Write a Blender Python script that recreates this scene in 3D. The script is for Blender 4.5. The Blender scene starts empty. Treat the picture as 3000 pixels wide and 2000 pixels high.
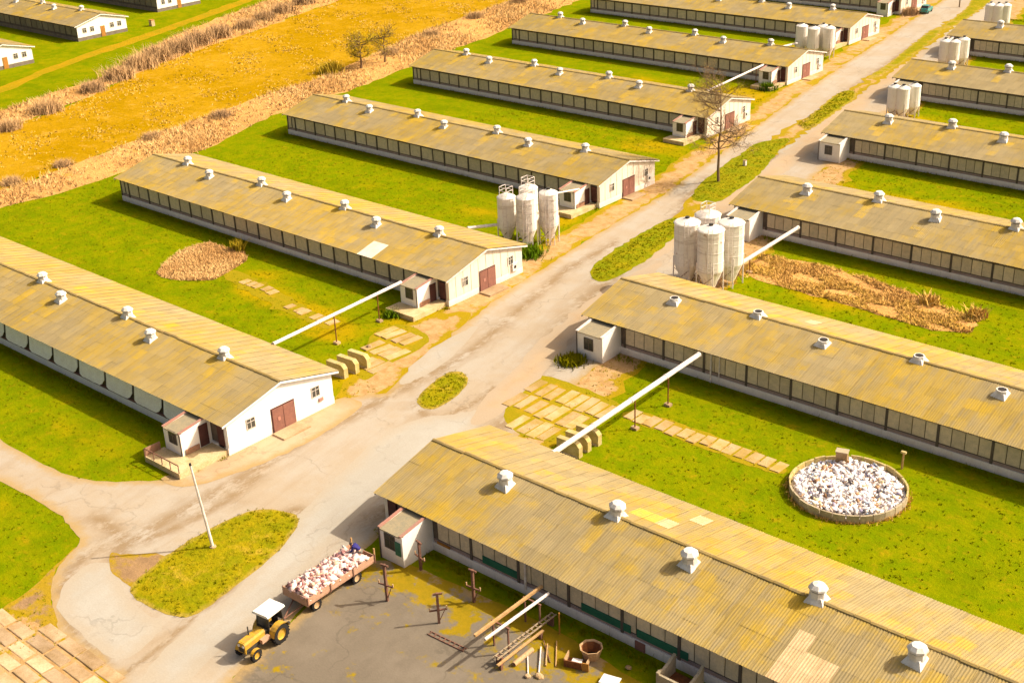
import bpy, math, random
import numpy as np
from mathutils import Vector, Matrix
from mathutils.geometry import delaunay_2d_cdt
random.seed(7); RNG = np.random.default_rng(11)
D = bpy.data; SC = bpy.context.scene; COL = SC.collection
PI = math.pi; rad = math.radians

# ---------------------------------------------------------------- camera, sky, sun, exposure
cam = D.objects.new('camera', D.cameras.new('camera')); COL.objects.link(cam)
cam.data.sensor_width = 36; cam.data.lens = 45.60; cam.data.clip_start = .5; cam.data.clip_end = 6000
_r, _u, _f = Vector((.753936, .655802, -.038789)), Vector((-.252674, .343973, .904344)), Vector((-.606413, .672016, -.425038))
cam.matrix_world = Matrix(((_r.x, _u.x, -_f.x, 0), (_r.y, _u.y, -_f.y, 0), (_r.z, _u.z, -_f.z, 54.72), (0, 0, 0, 1)))
SC.camera = cam
SUN_DIR = Vector((.501, .557, .663)).normalized()
SUN_EL = math.asin(SUN_DIR.z); SUN_ROT = math.atan2(SUN_DIR.x, SUN_DIR.y)
w = D.worlds.new('World'); SC.world = w; w.use_nodes = True
nt = w.node_tree; bg = nt.nodes['Background']
sky = nt.nodes.new('ShaderNodeTexSky'); sky.sky_type = 'NISHITA'; sky.sun_disc = False
sky.sun_elevation = SUN_EL; sky.sun_rotation = SUN_ROT; sky.dust_density = 7; sky.air_density = .75; sky.ozone_density = .4
tint = nt.nodes.new('ShaderNodeVectorMath'); tint.operation = 'MULTIPLY'; tint.inputs[1].default_value = (1.12, 1.0, .80)   # warm white balance over the whole sky
nt.links.new(sky.outputs[0], tint.inputs[0]); nt.links.new(tint.outputs[0], bg.inputs[0]); bg.inputs[1].default_value = .145
sl = D.lights.new('sun', 'SUN'); so = D.objects.new('sun', sl); COL.objects.link(so)
sl.energy = 4.6; sl.angle = rad(.53); sl.color = (1, .90, .72)
so.rotation_euler = SUN_DIR.to_track_quat('Z', 'Y').to_euler()
vs = SC.view_settings; vs.view_transform = 'Standard'; vs.look = 'None'; vs.exposure = .38; vs.gamma = 1; vs.use_curve_mapping = False

# ---------------------------------------------------------------- materials
MATS = {}
class NB:
    def __init__(s, name):
        s.m = D.materials.new(name); s.m.use_nodes = True; s.t = s.m.node_tree
        s.b = s.t.nodes['Principled BSDF']; MATS[name] = s.m
        s.pos = s.n('ShaderNodeNewGeometry').outputs['Position']
    def n(s, k, **kw):
        x = s.t.nodes.new(k)
        for a, v in kw.items(): setattr(x, a, v)
        return x
    def set(s, sock, v):
        if isinstance(v, bpy.types.NodeSocket): s.t.links.new(v, sock)
        elif v is not None:
            if isinstance(v, (tuple, list)) and len(v) == 3 and sock.type == 'RGBA': v = (*v, 1)
            sock.default_value = v
    def noise(s, scale, detail=4, rough=.6, vec=None, stretch=None, dist=0):
        v = vec or s.pos
        if stretch:
            mp = s.n('ShaderNodeMapping'); s.set(mp.inputs[0], v); mp.inputs['Scale'].default_value = stretch; v = mp.outputs[0]
        x = s.n('ShaderNodeTexNoise'); s.set(x.inputs['Vector'], v)
        x.inputs['Scale'].default_value = scale; x.inputs['Detail'].default_value = detail; x.inputs['Roughness'].default_value = rough
        x.inputs['Distortion'].default_value = dist
        return x.outputs[0]
    def step(s, v, a, b):
        x = s.n('ShaderNodeMapRange'); x.interpolation_type = 'SMOOTHSTEP'; s.set(x.inputs[0], v)
        x.inputs[1].default_value = a; x.inputs[2].default_value = b
        return x.outputs[0]
    def mix(s, f, a, b, mode='MIX'):
        x = s.n('ShaderNodeMix', data_type='RGBA', blend_type=mode)
        s.set(x.inputs[0], f); s.set(x.inputs[6], a); s.set(x.inputs[7], b)
        return x.outputs[2]
    def math(s, op, a, b=0., c=None):
        x = s.n('ShaderNodeMath', operation=op); s.set(x.inputs[0], a); s.set(x.inputs[1], b)
        if c is not None: s.set(x.inputs[2], c)
        return x.outputs[0]
    def attr(s, name): return s.n('ShaderNodeAttribute', attribute_name=name).outputs['Fac']
    def rnd(s):
        a = s.n('ShaderNodeNewGeometry').outputs['Random Per Island']; b = s.n('ShaderNodeObjectInfo').outputs['Random']
        return s.math('FRACT', s.math('ADD', a, b))
    def gain(s, col, f, lo, hi):
        g = s.n('ShaderNodeMapRange'); s.set(g.inputs[0], f); g.inputs[3].default_value = lo; g.inputs[4].default_value = hi
        x = s.n('ShaderNodeVectorMath', operation='SCALE'); s.set(x.inputs[0], col); s.set(x.inputs['Scale'], g.outputs[0])
        return x.outputs[0]
    def out(s, col, rough=.85, bump=None, bstr=.4, bdist=.05, spec=.25, metal=0):
        s.set(s.b.inputs['Base Color'], col); s.set(s.b.inputs['Roughness'], rough)
        s.b.inputs['Specular IOR Level'].default_value = spec; s.b.inputs['Metallic'].default_value = metal
        if bump is not None:
            x = s.n('ShaderNodeBump'); x.inputs['Strength'].default_value = bstr; x.inputs['Distance'].default_value = bdist
            s.set(x.inputs['Height'], bump); s.set(s.b.inputs['Normal'], x.outputs[0])
        return s.m

def plain(name, c1, c2=None, scale=1.2, rough=.8, amp=.18, fine=9, rnd=0, spec=.25, metal=0, bstr=.15):
    b = NB(name); c2 = c2 or tuple(x * .72 for x in c1)
    col = b.mix(b.step(b.noise(scale, 5, .65), .35, .68), c1, c2)
    fn = b.noise(fine, 3, .6)
    col = b.gain(col, fn, 1 - amp * 1.6, 1 + amp * 1.6)
    if rnd: col = b.gain(col, b.rnd(), 1 - rnd, 1 + rnd)
    return b.out(col, rough, fn, bstr, .03, spec, metal)

def M(n): return MATS[n]

def make_roof(name, lichen, shade=1.0):
    b = NB(name)
    big = b.noise(.11, 4, .6); streak = b.noise(.8, 6, .7, stretch=(2.4, .3, .3)); patch = b.noise(.33, 5, .7)
    col = b.mix(b.step(big, .36, .62), (.385, .265, .055), (.335, .262, .135))
    col = b.mix(b.math('MULTIPLY', b.step(streak, .40, .66), .8), col, (.285, .228, .125))
    col = b.mix(b.math('MULTIPLY', b.step(patch, .50 - lichen, .72 - lichen), .62), col, (.49, .315, .010))
    g = b.noise(2.6, 5, .75, stretch=(1.5, .5, .5)); col = b.mix(b.math('MULTIPLY', b.step(g, .55, .8), .5), col, (.27, .205, .105))
    f = b.noise(14, 3, .7); col = b.gain(col, f, .78 * shade, 1.22 * shade)
    dk = b.noise(1.5, 6, .78, stretch=(3.0, .34, .34)); col = b.mix(b.math('MULTIPLY', b.step(dk, .50, .70), .55), col, (.21, .155, .075))
    col = b.gain(col, b.noise(.022, 2, .5), .84, 1.16)
    col = b.gain(col, b.rnd(), .92, 1.08)
    return b.out(col, .9, f, .2, .02, .15)
make_roof('roof_lichen', .12); make_roof('roof_gold', .02); make_roof('roof_tan', -.05, .97)
plain('sheet_pale', (.60, .43, .25), (.52, .36, .19), rnd=.08)
plain('sheet_lichen', (.56, .36, .05), (.48, .31, .08))
plain('roof_deck', (.10, .08, .06)); plain('ridge', (.36, .25, .08), (.27, .20, .09), rnd=.12)

def wall_white(name, c, dirt, amt):
    b = NB(name)
    z = b.n('ShaderNodeSeparateXYZ'); b.set(z.inputs[0], b.pos); z = z.outputs[2]
    n1 = b.noise(.9, 5, .7, stretch=(1, 1, .35)); n2 = b.noise(3.5, 4, .65, stretch=(1.6, 1.6, .3))
    low = b.math('MULTIPLY', b.step(b.math('ADD', z, b.math('MULTIPLY', n1, 1.2)), 1.5, .4), amt)
    col = b.mix(b.math('MULTIPLY', b.step(n2, .5, .75), amt * .7), c, dirt)
    col = b.mix(low, col, dirt); f = b.noise(12, 3)
    col = b.gain(col, f, .88, 1.12)
    return b.out(col, .85, f, .2, .02, .2)
wall_white('white_clean', (.80, .79, .77), (.66, .56, .48), .35)
wall_white('white_cream', (.74, .66, .56), (.52, .40, .30), .75)
wall_white('white_porch', (.84, .81, .78), (.62, .51, .43), .45)
wall_white('plinth_white', (.80, .75, .74), (.46, .37, .28), .45)
wall_white('silo_white', (.78, .74, .69), (.44, .33, .24), .4)
b = NB('silo_rusty'); n1 = b.noise(1.1, 6, .75); band = b.noise(.9, 4, .6, stretch=(.25, .25, 2.6)); run = b.noise(1.6, 5, .7, stretch=(2.2, 2.2, .22))
col = b.mix(b.math('MULTIPLY', b.step(band, .52, .66), .55), (.78, .73, .68), (.50, .42, .36)); col = b.mix(b.math('MULTIPLY', b.step(run, .54, .72), .6), col, (.50, .37, .27))
col = b.mix(b.math('MULTIPLY', b.step(n1, .60, .70), .75), col, (.30, .16, .09)); b.out(b.gain(col, b.noise(7, 4), .85, 1.15), .8, n1, .2, .02, .2)
plain('wall_panel', (.66, .55, .40), (.54, .46, .34), 2.2, rnd=.12, amp=.14)
plain('wall_core', (.15, .12, .10), rough=.9); plain('wall_post', (.12, .095, .08), (.09, .075, .065)); plain('panel_dark', (.22, .185, .14), (.16, .145, .12), 2, rnd=.2); plain('plinth_dark', (.20, .165, .13), (.15, .12, .10)); plain('sheet_white', (.78, .68, .55), (.72, .60, .46))
plain('wall_band', (.34, .255, .23), (.28, .21, .19))
plain('curtain', (.90, .88, .85), (.84, .80, .76), rnd=.04)
plain('brown_paint', (.20, .10, .085), (.15, .08, .07)); plain('green_paint', (.025, .145, .085), (.02, .11, .07))
plain('door_brown', (.26, .115, .085), (.21, .095, .075), 2, rnd=.06); plain('door_dark', (.10, .04, .035))
plain('coping_red', (.42, .19, .145), (.34, .20, .16)); plain('porch_roof', (.33, .27, .17), (.26, .23, .16), 2)
plain('window_frame', (.62, .56, .50)); plain('shutter_green', (.05, .17, .11)); plain('orange_rust', (.42, .19, .04))
b = NB('glass_dark'); b.out(b.mix(b.noise(3), (.035, .04, .04), (.09, .085, .075)), .15, spec=.5)
plain('vent_white', (.78, .76, .74), (.56, .52, .48), 1.3, amp=.12); plain('vent_slot', (.035, .03, .03))
plain('concrete', (.42, .345, .24), (.34, .28, .19), 1.2, rnd=.1, amp=.25); plain('concrete_moss', (.50, .40, .20), (.42, .32, .10), 1.4, rnd=.1, amp=.25)
plain('slab', (.50, .34, .18), (.38, .25, .06), .55, rnd=.16, amp=.22); plain('slab_pale', (.50, .355, .22), (.33, .215, .10), .35, rnd=.24, amp=.25)
plain('landing', (.60, .46, .27), (.46, .34, .17), 1.4, amp=.25); plain('brick_rust', (.36, .19, .13), (.28, .16, .09), 3)
plain('steel_rust', (.20, .095, .065), (.14, .075, .055), 4); plain('steel_white', (.76, .70, .68), (.60, .52, .48), 2.5, amp=.1)
plain('wood_tan', (.50, .31, .14), (.38, .23, .10), 3); plain('wood_grey', (.40, .31, .21), (.30, .23, .15), 4)
plain('rubber', (.022, .02, .02), rough=.9); plain('tractor_yellow', (.56, .32, .02), (.36, .22, .05), 2.6, rough=.6, spec=.35, amp=.18)
plain('cab_white', (.80, .79, .77), (.72, .70, .68), 2, rough=.5, amp=.05); plain('dark_metal', (.05, .045, .04)); plain('seat', (.04, .035, .035))
plain('trailer_wood', (.50, .29, .20), (.42, .26, .17), 3); plain('rust_brown', (.24, .085, .025), (.14, .05, .02), 4); plain('rust_pale', (.50, .34, .20), (.42, .25, .12), 4)
plain('car_teal', (.05, .30, .27), rough=.3, spec=.5, amp=.03); plain('jacket_blue', (.035, .03, .20), (.025, .022, .15), 6); plain('trousers', (.20, .18, .15)); plain('skin', (.48, .28, .21)); plain('cloth_white', (.75, .70, .68)); plain('hair', (.05, .035, .03))
def junk(name, ramp):
    b = NB(name); r = b.n('ShaderNodeValToRGB'); r.color_ramp.interpolation = 'CONSTANT'
    el = r.color_ramp.elements
    for i, (p, c) in enumerate(ramp):
        e = el[i] if i < 2 else el.new(p); e.position = p; e.color = (*c, 1)
    b.set(r.inputs[0], b.rnd()); col = b.gain(r.outputs[0], b.noise(5, 3), .8, 1.2); b.out(col, .75)
junk('junk_tank', [(0, (.86, .79, .78)), (.42, (.82, .77, .79)), (.68, (.74, .64, .57)), (.78, (.46, .26, .14)), (.83, (.28, .25, .36)), (.88, (.12, .10, .11)), (.935, (.62, .50, .30)), (.975, (.42, .52, .66))])
junk('junk_trailer', [(0, (.80, .58, .54)), (.35, (.80, .66, .63)), (.60, (.66, .42, .39)), (.76, (.42, .20, .19)), (.87, (.16, .07, .08)), (.93, (.70, .50, .36))])
def leaf(name, c1, c2, c3, up=True):
    b = NB(name); col = b.mix(b.rnd(), c1, c2); col = b.mix(b.step(b.noise(.12, 4), .42, .66), col, c3); b.out(col, 1, spec=0)
    if up:
        nn = b.n('ShaderNodeVectorMath', operation='ADD'); b.set(nn.inputs[0], b.n('ShaderNodeNewGeometry').outputs['Normal']); nn.inputs[1].default_value = (0, 0, 1.6)
        nz = b.n('ShaderNodeVectorMath', operation='NORMALIZE'); b.set(nz.inputs[0], nn.outputs[0]); b.set(b.b.inputs['Normal'], nz.outputs[0])
leaf('tuft_green', (.15, .175, .0015), (.25, .22, .003), (.21, .18, .003)); leaf('tuft_meadow', (.62, .37, .07), (.74, .47, .18), (.56, .33, .04))
leaf('reed', (.78, .47, .18), (.84, .54, .24), (.66, .37, .14)); leaf('reed_dry', (.76, .45, .14), (.66, .42, .06), (.70, .39, .12)); leaf('twig', (.58, .35, .17), (.66, .42, .20), (.50, .31, .16)); leaf('twig_yellow', (.50, .34, .02), (.58, .40, .05), (.40, .28, .02)); leaf('bud', (.48, .29, .08), (.56, .37, .13), (.38, .25, .07)); leaf('tree_green', (.36, .32, .01), (.56, .40, .02), (.46, .31, .02))
leaf('bush_green', (.08, .17, .006), (.16, .22, .006), (.12, .18, .006))
plain('bark', (.20, .13, .075), (.15, .10, .06))

# ---- ground materials
b = NB('ground')
dry = b.math('ADD', b.attr('dry'), b.math('MULTIPLY', b.math('SUBTRACT', b.noise(.09, 5, .65), .5), 1.25))
mid = b.noise(.45, 5, .7); fine = b.noise(2.4, 5, .72)
col = b.mix(b.step(mid, .32, .7), (.132, .183, .001), (.208, .212, .0015))
col = b.mix(b.step(dry, .25, .75), col, (.34, .235, .003))
col = b.mix(b.step(dry, .75, 1.25), col, (.47, .275, .06))
col = b.mix(b.math('MULTIPLY', b.step(b.noise(.6, 6, .78), .52, .70), .65), col, (.34, .225, .006))
col = b.mix(b.math('MULTIPLY', b.step(b.noise(.16, 6, .75), .48, .64), .6), col, (.11, .15, .001))
col = b.mix(b.math('MULTIPLY', b.step(b.noise(1.1, 5, .8), .54, .76), .6), col, (.085, .11, .001))
col = b.mix(b.math('MULTIPLY', b.step(fine, .56, .78), .45), col, (.10, .13, .003))
col = b.gain(col, b.noise(9, 3), .78, 1.22)
b.out(col, .95, fine, .7, .15, 0)
b = NB('meadow')
col = b.mix(b.step(b.noise(.07, 5, .65), .4, .62), (.33, .19, .002), (.40, .23, .010))
col = b.mix(b.math('MULTIPLY', b.step(b.noise(.4, 6, .8), .48, .68), .7), col, (.27, .16, .0008))
col = b.mix(b.math('MULTIPLY', b.step(b.noise(.28, 6, .8), .54, .70), .7), col, (.52, .30, .07))
col = b.mix(b.math('MULTIPLY', b.step(b.noise(1.0, 5, .8), .58, .72), .6), col, (.66, .42, .17))
f = b.noise(1.1, 6, .7); col = b.gain(col, f, .80, 1.20); b.out(col, .95, f, .7, .2, 0)
b = NB('reed_ground')
col = b.mix(b.step(b.noise(.10, 5, .65), .36, .66), (.64, .35, .115), (.52, .275, .09)); col = b.mix(b.math('MULTIPLY', b.step(b.noise(.4, 6), .55, .75), .6), col, (.46, .28, .03))
f = b.noise(1.8, 5, .75); col = b.gain(col, f, .7, 1.3); b.out(col, .95, f, .9, .3, .05)
b = NB('track'); col = b.mix(b.step(b.noise(.3, 5), .35, .7), (.36, .22, .003), (.27, .21, .002)); f = b.noise(2, 5); b.out(b.gain(col, f, .75, 1.25), .95, f, .6, .2, .05)

def asphalt(name, c1, c2, cd, moss=0., along=.18, stain=False, edge=(.36, .245, .10), ew=1.1):
    b = NB(name); d = b.attr('d')
    rot = b.n('ShaderNodeMapping'); b.set(rot.inputs[0], b.pos); rot.inputs['Rotation'].default_value = (0, 0, -rad(100)); v = rot.outputs[0]
    n1 = b.noise(.16, 5, .65); st = b.noise(.5, 5, .65, vec=v, stretch=(along, 1.4, 1))
    col = b.mix(b.step(n1, .38, .62), c1, c2)
    col = b.mix(b.math('MULTIPLY', b.step(st, .46, .70), .35), col, cd)
    blot = b.noise(.6, 6, .75); col = b.mix(b.math('MULTIPLY', b.step(blot, .6, .74), .55), col, tuple(x * .62 for x in c2))
    vor = b.n('ShaderNodeTexVoronoi', feature='DISTANCE_TO_EDGE'); wv = b.n('ShaderNodeVectorMath', operation='ADD')
    nz = b.n('ShaderNodeTexNoise'); b.set(nz.inputs['Vector'], b.pos); nz.inputs['Scale'].default_value = .35; nz.inputs['Detail'].default_value = 5
    sc = b.n('ShaderNodeVectorMath', operation='SCALE'); b.set(sc.inputs[0], nz.outputs['Color']); sc.inputs['Scale'].default_value = 5
    b.set(wv.inputs[0], b.pos); b.set(wv.inputs[1], sc.outputs[0]); b.set(vor.inputs['Vector'], wv.outputs[0]); vor.inputs['Scale'].default_value = .13
    crack = b.math('MULTIPLY', b.step(vor.outputs['Distance'], .016, .003), b.step(b.noise(.2, 3), .4, .55))
    col = b.mix(b.math('MULTIPLY', crack, .3), col, tuple(x * .45 for x in c2))
    if stain:
        sn = b.math('MULTIPLY', b.attr('stain'), b.step(b.noise(.8, 6, .78, stretch=(1, .45, 1)), .38, .54)); col = b.mix(b.math('MULTIPLY', sn, .9), col, (.235, .16, .085))
    ed = b.step(b.math('ADD', d, b.math('MULTIPLY', b.math('SUBTRACT', b.noise(.7, 5, .7), .5), 2.2)), ew, .0)
    col = b.mix(b.math('MULTIPLY', ed, .85), col, edge)
    if moss:
        sp = b.n('ShaderNodeSeparateXYZ'); b.set(sp.inputs[0], b.pos)
        mm = b.step(b.math('ADD', b.noise(.42, 5, .65), b.math('MULTIPLY', b.step(sp.outputs[1], 46.5, 54), .20)), .62 - moss, .72 - moss)
        col = b.mix(mm, col, b.mix(b.noise(1.3, 4), (.17, .14, .001), (.36, .22, .003)))
    f = b.noise(7, 4, .7); col = b.gain(col, f, .84, 1.16); b.out(col, .9, f, .3, .04, .2)
asphalt('asphalt', (.375, .330, .275), (.365, .298, .222), (.30, .22, .14), stain=True)
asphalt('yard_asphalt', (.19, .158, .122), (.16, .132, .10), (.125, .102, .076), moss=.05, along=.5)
asphalt('asphalt_grey', (.385, .362, .325), (.36, .333, .29), (.32, .275, .22), edge=(.365, .312, .245), ew=1.6)
asphalt('asphalt_tan', (.42, .31, .20), (.39, .275, .165), (.34, .23, .125), edge=(.37, .295, .215), ew=1.6)
asphalt('old_concrete', (.46, .335, .225), (.40, .28, .17), (.34, .22, .11), along=.4)
def dirt(name, c1, c2, grass, lo, hi, sc=.5):
    b = NB(name); d = b.attr('d'); n1 = b.noise(sc, 6, .72)
    col = b.mix(b.step(b.noise(.9, 5, .7), .35, .65), c1, c2)
    e = b.math('SUBTRACT', n1, b.math('MULTIPLY', b.step(d, 1.3, .0), -.30))
    col = b.mix(b.step(e, lo, hi), col, b.mix(b.noise(.7, 4), grass, (.34, .225, .004)))
    f = b.noise(5, 4, .75); col = b.gain(col, f, .72, 1.28); b.out(col, .95, f, .6, .08, .1)
dirt('dirt', (.48, .31, .15), (.37, .22, .085), (.27, .20, .003), .55, .66); dirt('dirt_brown', (.25, .155, .08), (.32, .20, .10), (.30, .20, .02), .62, .8)
dirt('slab_bed', (.30, .215, .003), (.36, .23, .008), (.19, .195, .0015), .45, .62); dirt('path_bed', (.42, .24, .085), (.36, .22, .05), (.22, .195, .003), .5, .64)
b = NB('grass_sheet'); d = b.attr('d'); mid = b.noise(.5, 5, .7)
col = b.mix(b.step(mid, .35, .68), (.20, .20, .0015), (.31, .24, .003)); col = b.mix(b.math('MULTIPLY', b.step(b.noise(.35, 6, .75), .52, .7), .75), col, (.48, .31, .035))
e = b.step(b.math('ADD', d, b.math('MULTIPLY', b.math('SUBTRACT', b.noise(.8, 5), .5), 1.2)), .5, 0.); col = b.mix(b.math('MULTIPLY', e, .6), col, (.40, .27, .06))
f = b.noise(2.4, 5, .72); col = b.mix(b.math('MULTIPLY', b.step(f, .56, .78), .5), col, (.09, .11, .003)); b.out(b.gain(col, b.noise(9, 3), .72, 1.28), .95, f, .9, .18, .05)
b = NB('grass_green'); mid = b.noise(.5, 5, .7)
col = b.mix(b.step(mid, .35, .68), (.17, .195, .001), (.27, .225, .0025)); f = b.noise(2.4, 5, .72); col = b.mix(b.math('MULTIPLY', b.step(f, .56, .78), .5), col, (.085, .11, .003)); b.out(b.gain(col, b.noise(9, 3), .72, 1.28), .95, f, .9, .18, .05)

# ---------------------------------------------------------------- mesh helpers
class MB:
    def __init__(s): s.v = []; s.f = []; s.mi = []
    def add(s, V, F, m=0):
        o = len(s.v); s.v += [tuple(p) for p in V]; s.f += [tuple(i + o for i in q) for q in F]; s.mi += [m] * len(F); return s
    def box(s, a, c, m=0, mtx=None):
        x0, x1 = sorted((a[0], c[0])); y0, y1 = sorted((a[1], c[1])); z0, z1 = sorted((a[2], c[2]))
        V = [Vector(p) for p in ((x0, y0, z0), (x1, y0, z0), (x1, y1, z0), (x0, y1, z0), (x0, y0, z1), (x1, y0, z1), (x1, y1, z1), (x0, y1, z1))]
        if mtx: V = [mtx @ p for p in V]
        return s.add(V, [(0, 3, 2, 1), (4, 5, 6, 7), (0, 1, 5, 4), (1, 2, 6, 5), (2, 3, 7, 6), (3, 0, 4, 7)], m)
    def prism(s, poly, axis, a, c, m=0):          # 2-D outline swept along an axis ('x': (y,z), 'y': (x,z), 'z': (x,y))
        n = len(poly)
        def P(q, t): return {'x': (t, q[0], q[1]), 'y': (q[0], t, q[1]), 'z': (q[0], q[1], t)}[axis]
        V = [P(q, a) for q in poly] + [P(q, c) for q in poly]
        F = [tuple(range(n))[::-1], tuple(range(n, 2 * n))] + [(i, (i + 1) % n, n + (i + 1) % n, n + i) for i in range(n)]
        return s.add(V, F, m)
    def tube(s, p, q, r0, r1=None, n=8, m=0, caps=True):
        p, q = Vector(p), Vector(q); r1 = r0 if r1 is None else r1
        d = (q - p).normalized(); a = d.orthogonal().normalized(); c = d.cross(a)
        V = [t + (a * math.cos(2 * PI * i / n) + c * math.sin(2 * PI * i / n)) * r for t, r in ((p, r0), (q, r1)) for i in range(n)]
        F = [(i, (i + 1) % n, n + (i + 1) % n, n + i) for i in range(n)]
        if caps: F += [tuple(range(n))[::-1], tuple(range(n, 2 * n))]
        return s.add(V, F, m)
    def lathe(s, prof, c=(0, 0, 0), n=12, m=0, axis='z', ph=0, caps=True):
        V = []; k = len(prof)
        for r, z in prof:
            for i in range(n):
                a = 2 * PI * (i + ph) / n; x, y = r * math.cos(a), r * math.sin(a)
                p = {'z': (x, y, z), 'x': (z, x, y), 'y': (y, z, x)}[axis]; V.append((p[0] + c[0], p[1] + c[1], p[2] + c[2]))
        F = [(j * n + i, j * n + (i + 1) % n, (j + 1) * n + (i + 1) % n, (j + 1) * n + i) for j in range(k - 1) for i in range(n)]
        if caps and prof[0][0] > .001: F.append(tuple(range(n))[::-1])
        if caps and prof[-1][0] > .001: F.append(tuple(range((k - 1) * n, k * n)))
        return s.add(V, F, m)
    def mesh(s, name, mats, smooth=False):
        me = D.meshes.new(name); me.from_pydata(s.v, [], s.f)
        for x in (mats if isinstance(mats, (list, tuple)) else [mats]): me.materials.append(M(x))
        me.polygons.foreach_set('material_index', s.mi)
        if smooth: me.polygons.foreach_set('use_smooth', [True] * len(s.f))
        me.update(); return me
    def build(s, name, mats, parent=None, loc=(0, 0, 0), rot=None, smooth=False): return inst(s.mesh(name, mats, smooth), name, parent, loc, rot)

def inst(me, name, parent=None, loc=(0, 0, 0), rot=None, scale=None):
    o = D.objects.new(name, me); COL.objects.link(o); o.parent = parent; o.location = loc
    if rot is not None: o.rotation_euler = rot if isinstance(rot, (tuple, list)) else (0, 0, rot)
    if scale is not None: o.scale = scale
    return o
def npmesh(name, V, F, mat, smooth=False):
    me = D.meshes.new(name); V = np.asarray(V, np.float32); F = np.asarray(F, np.int32); k = F.shape[1]
    me.vertices.add(len(V)); me.vertices.foreach_set('co', V.ravel()); me.loops.add(F.size); me.loops.foreach_set('vertex_index', F.ravel())
    me.polygons.add(len(F)); me.polygons.foreach_set('loop_start', np.arange(len(F), dtype=np.int32) * k)
    me.materials.append(M(mat)); me.update(calc_edges=True); me.validate()
    if smooth: me.polygons.foreach_set('use_smooth', [True] * len(me.polygons))
    return me
def thing(name, label, cat, loc=(0, 0, 0), rz=0, group=None):
    o = inst(None, name, None, loc, (0, 0, rz)); return tag(o, label, cat, group)
def tag(o, label, cat, group=None):
    o['label'] = label; o['category'] = cat
    if group: o['group'] = group
    return o
def struct(o): o['kind'] = 'structure'; return o
def stuff(o, label=None, cat=None):
    o['kind'] = 'stuff'
    if label: o['label'] = label; o['category'] = cat
    return o
def copy_tree(o, parent=None):
    c = o.copy(); COL.objects.link(c); c.parent = parent
    for ch in list(o.children): copy_tree(ch, c)
    return c

def inside(pts, poly):
    x, y = pts[:, 0], pts[:, 1]; r = np.zeros(len(pts), bool); j = len(poly) - 1
    for i in range(len(poly)):
        xi, yi = poly[i]; xj, yj = poly[j]
        c = ((yi > y) != (yj > y)) & (x < (xj - xi) * (y - yi) / (yj - yi + 1e-12) + xi); r ^= c; j = i
    return r
def bdist(pts, poly):
    P = np.array(poly); Q = np.roll(P, -1, 0); best = np.full(len(pts), 1e9)
    for a, c in zip(P, Q):
        ab = c - a; t = np.clip(((pts - a) @ ab) / (ab @ ab + 1e-9), 0, 1); best = np.minimum(best, np.linalg.norm(pts - (a + t[:, None] * ab), axis=1))
    return best
def spline(poly, seg, wob):
    out = []
    for i in range(len(poly)):
        a, c = np.array(poly[i]), np.array(poly[(i + 1) % len(poly)]); L = np.linalg.norm(c - a); n = max(1, int(L / seg))
        nn = np.array([-(c - a)[1], (c - a)[0]]) / (L + 1e-9)
        for k in range(n): out.append(a + (c - a) * k / n + nn * (RNG.normal() * wob if k else RNG.normal() * wob * .4))
    return np.array(out)
def smoothed(poly, it=2):
    P = np.array(poly)
    for _ in range(it):
        Q = np.roll(P, -1, 0); R = np.empty((2 * len(P), 2)); R[0::2] = P * .75 + Q * .25; R[1::2] = P * .25 + Q * .75; P = R
    return [tuple(p) for p in P]
def sheet(name, poly, z, mat, seg=.9, wob=.1, grid=2.2, dome=0., round_=True, parent=None, stains=()):
    if round_: poly = smoothed(poly)
    B = spline(poly, seg, wob); lo, hi = B.min(0), B.max(0)
    gx, gy = np.meshgrid(np.arange(lo[0], hi[0], grid), np.arange(lo[1], hi[1], grid)); G = np.stack([gx.ravel(), gy.ravel()], 1) + RNG.normal(0, grid * .12, (gx.size, 2))
    for line, wd in stains:
        for p, q in zip(line[:-1], line[1:]):
            p, q = np.array(p), np.array(q); k = int(np.linalg.norm(q - p) / .5) + 1
            for i in range(k): G = np.vstack([G, p + (q - p) * i / k + RNG.normal(0, wd * .9, (5, 2))])
    G = G[inside(G, B)]; dd = bdist(G, B) if len(G) else np.zeros(0); G = G[dd > .5]
    n = len(B); pts = [Vector(p) for p in np.vstack([B, G])]
    r = delaunay_2d_cdt(pts, [(i, (i + 1) % n) for i in range(n)], [tuple(range(n))], 1, 1e-4)
    vv = np.array([tuple(p) for p in r[0]]); d = bdist(vv, B)
    me = D.meshes.new(name); me.from_pydata([(p[0], p[1], z + dome * min(1, q / 2.5)) for p, q in zip(vv, d)], [], [tuple(f) for f in r[2]])
    at = me.attributes.new('d', 'FLOAT', 'POINT'); at.data.foreach_set('value', d.astype(np.float32)); me.materials.append(M(mat)); me.update()
    if stains:
        sv = np.zeros(len(vv))
        for line, wd in stains:
            dist = np.full(len(vv), 1e9)
            for p, q in zip(line[:-1], line[1:]):
                p, q = np.array(p), np.array(q); t = np.clip(((vv - p) @ (q - p)) / ((q - p) @ (q - p)), 0, 1); dist = np.minimum(dist, np.linalg.norm(vv - (p + t[:, None] * (q - p)), axis=1))
            sv = np.maximum(sv, np.exp(-(dist / wd) ** 2))
        me.attributes.new('stain', 'FLOAT', 'POINT').data.foreach_set('value', sv.astype(np.float32))
    for p in me.polygons:
        if p.normal.z < 0: me.flip_normals(); break
    return struct(inst(me, name, parent))
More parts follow.
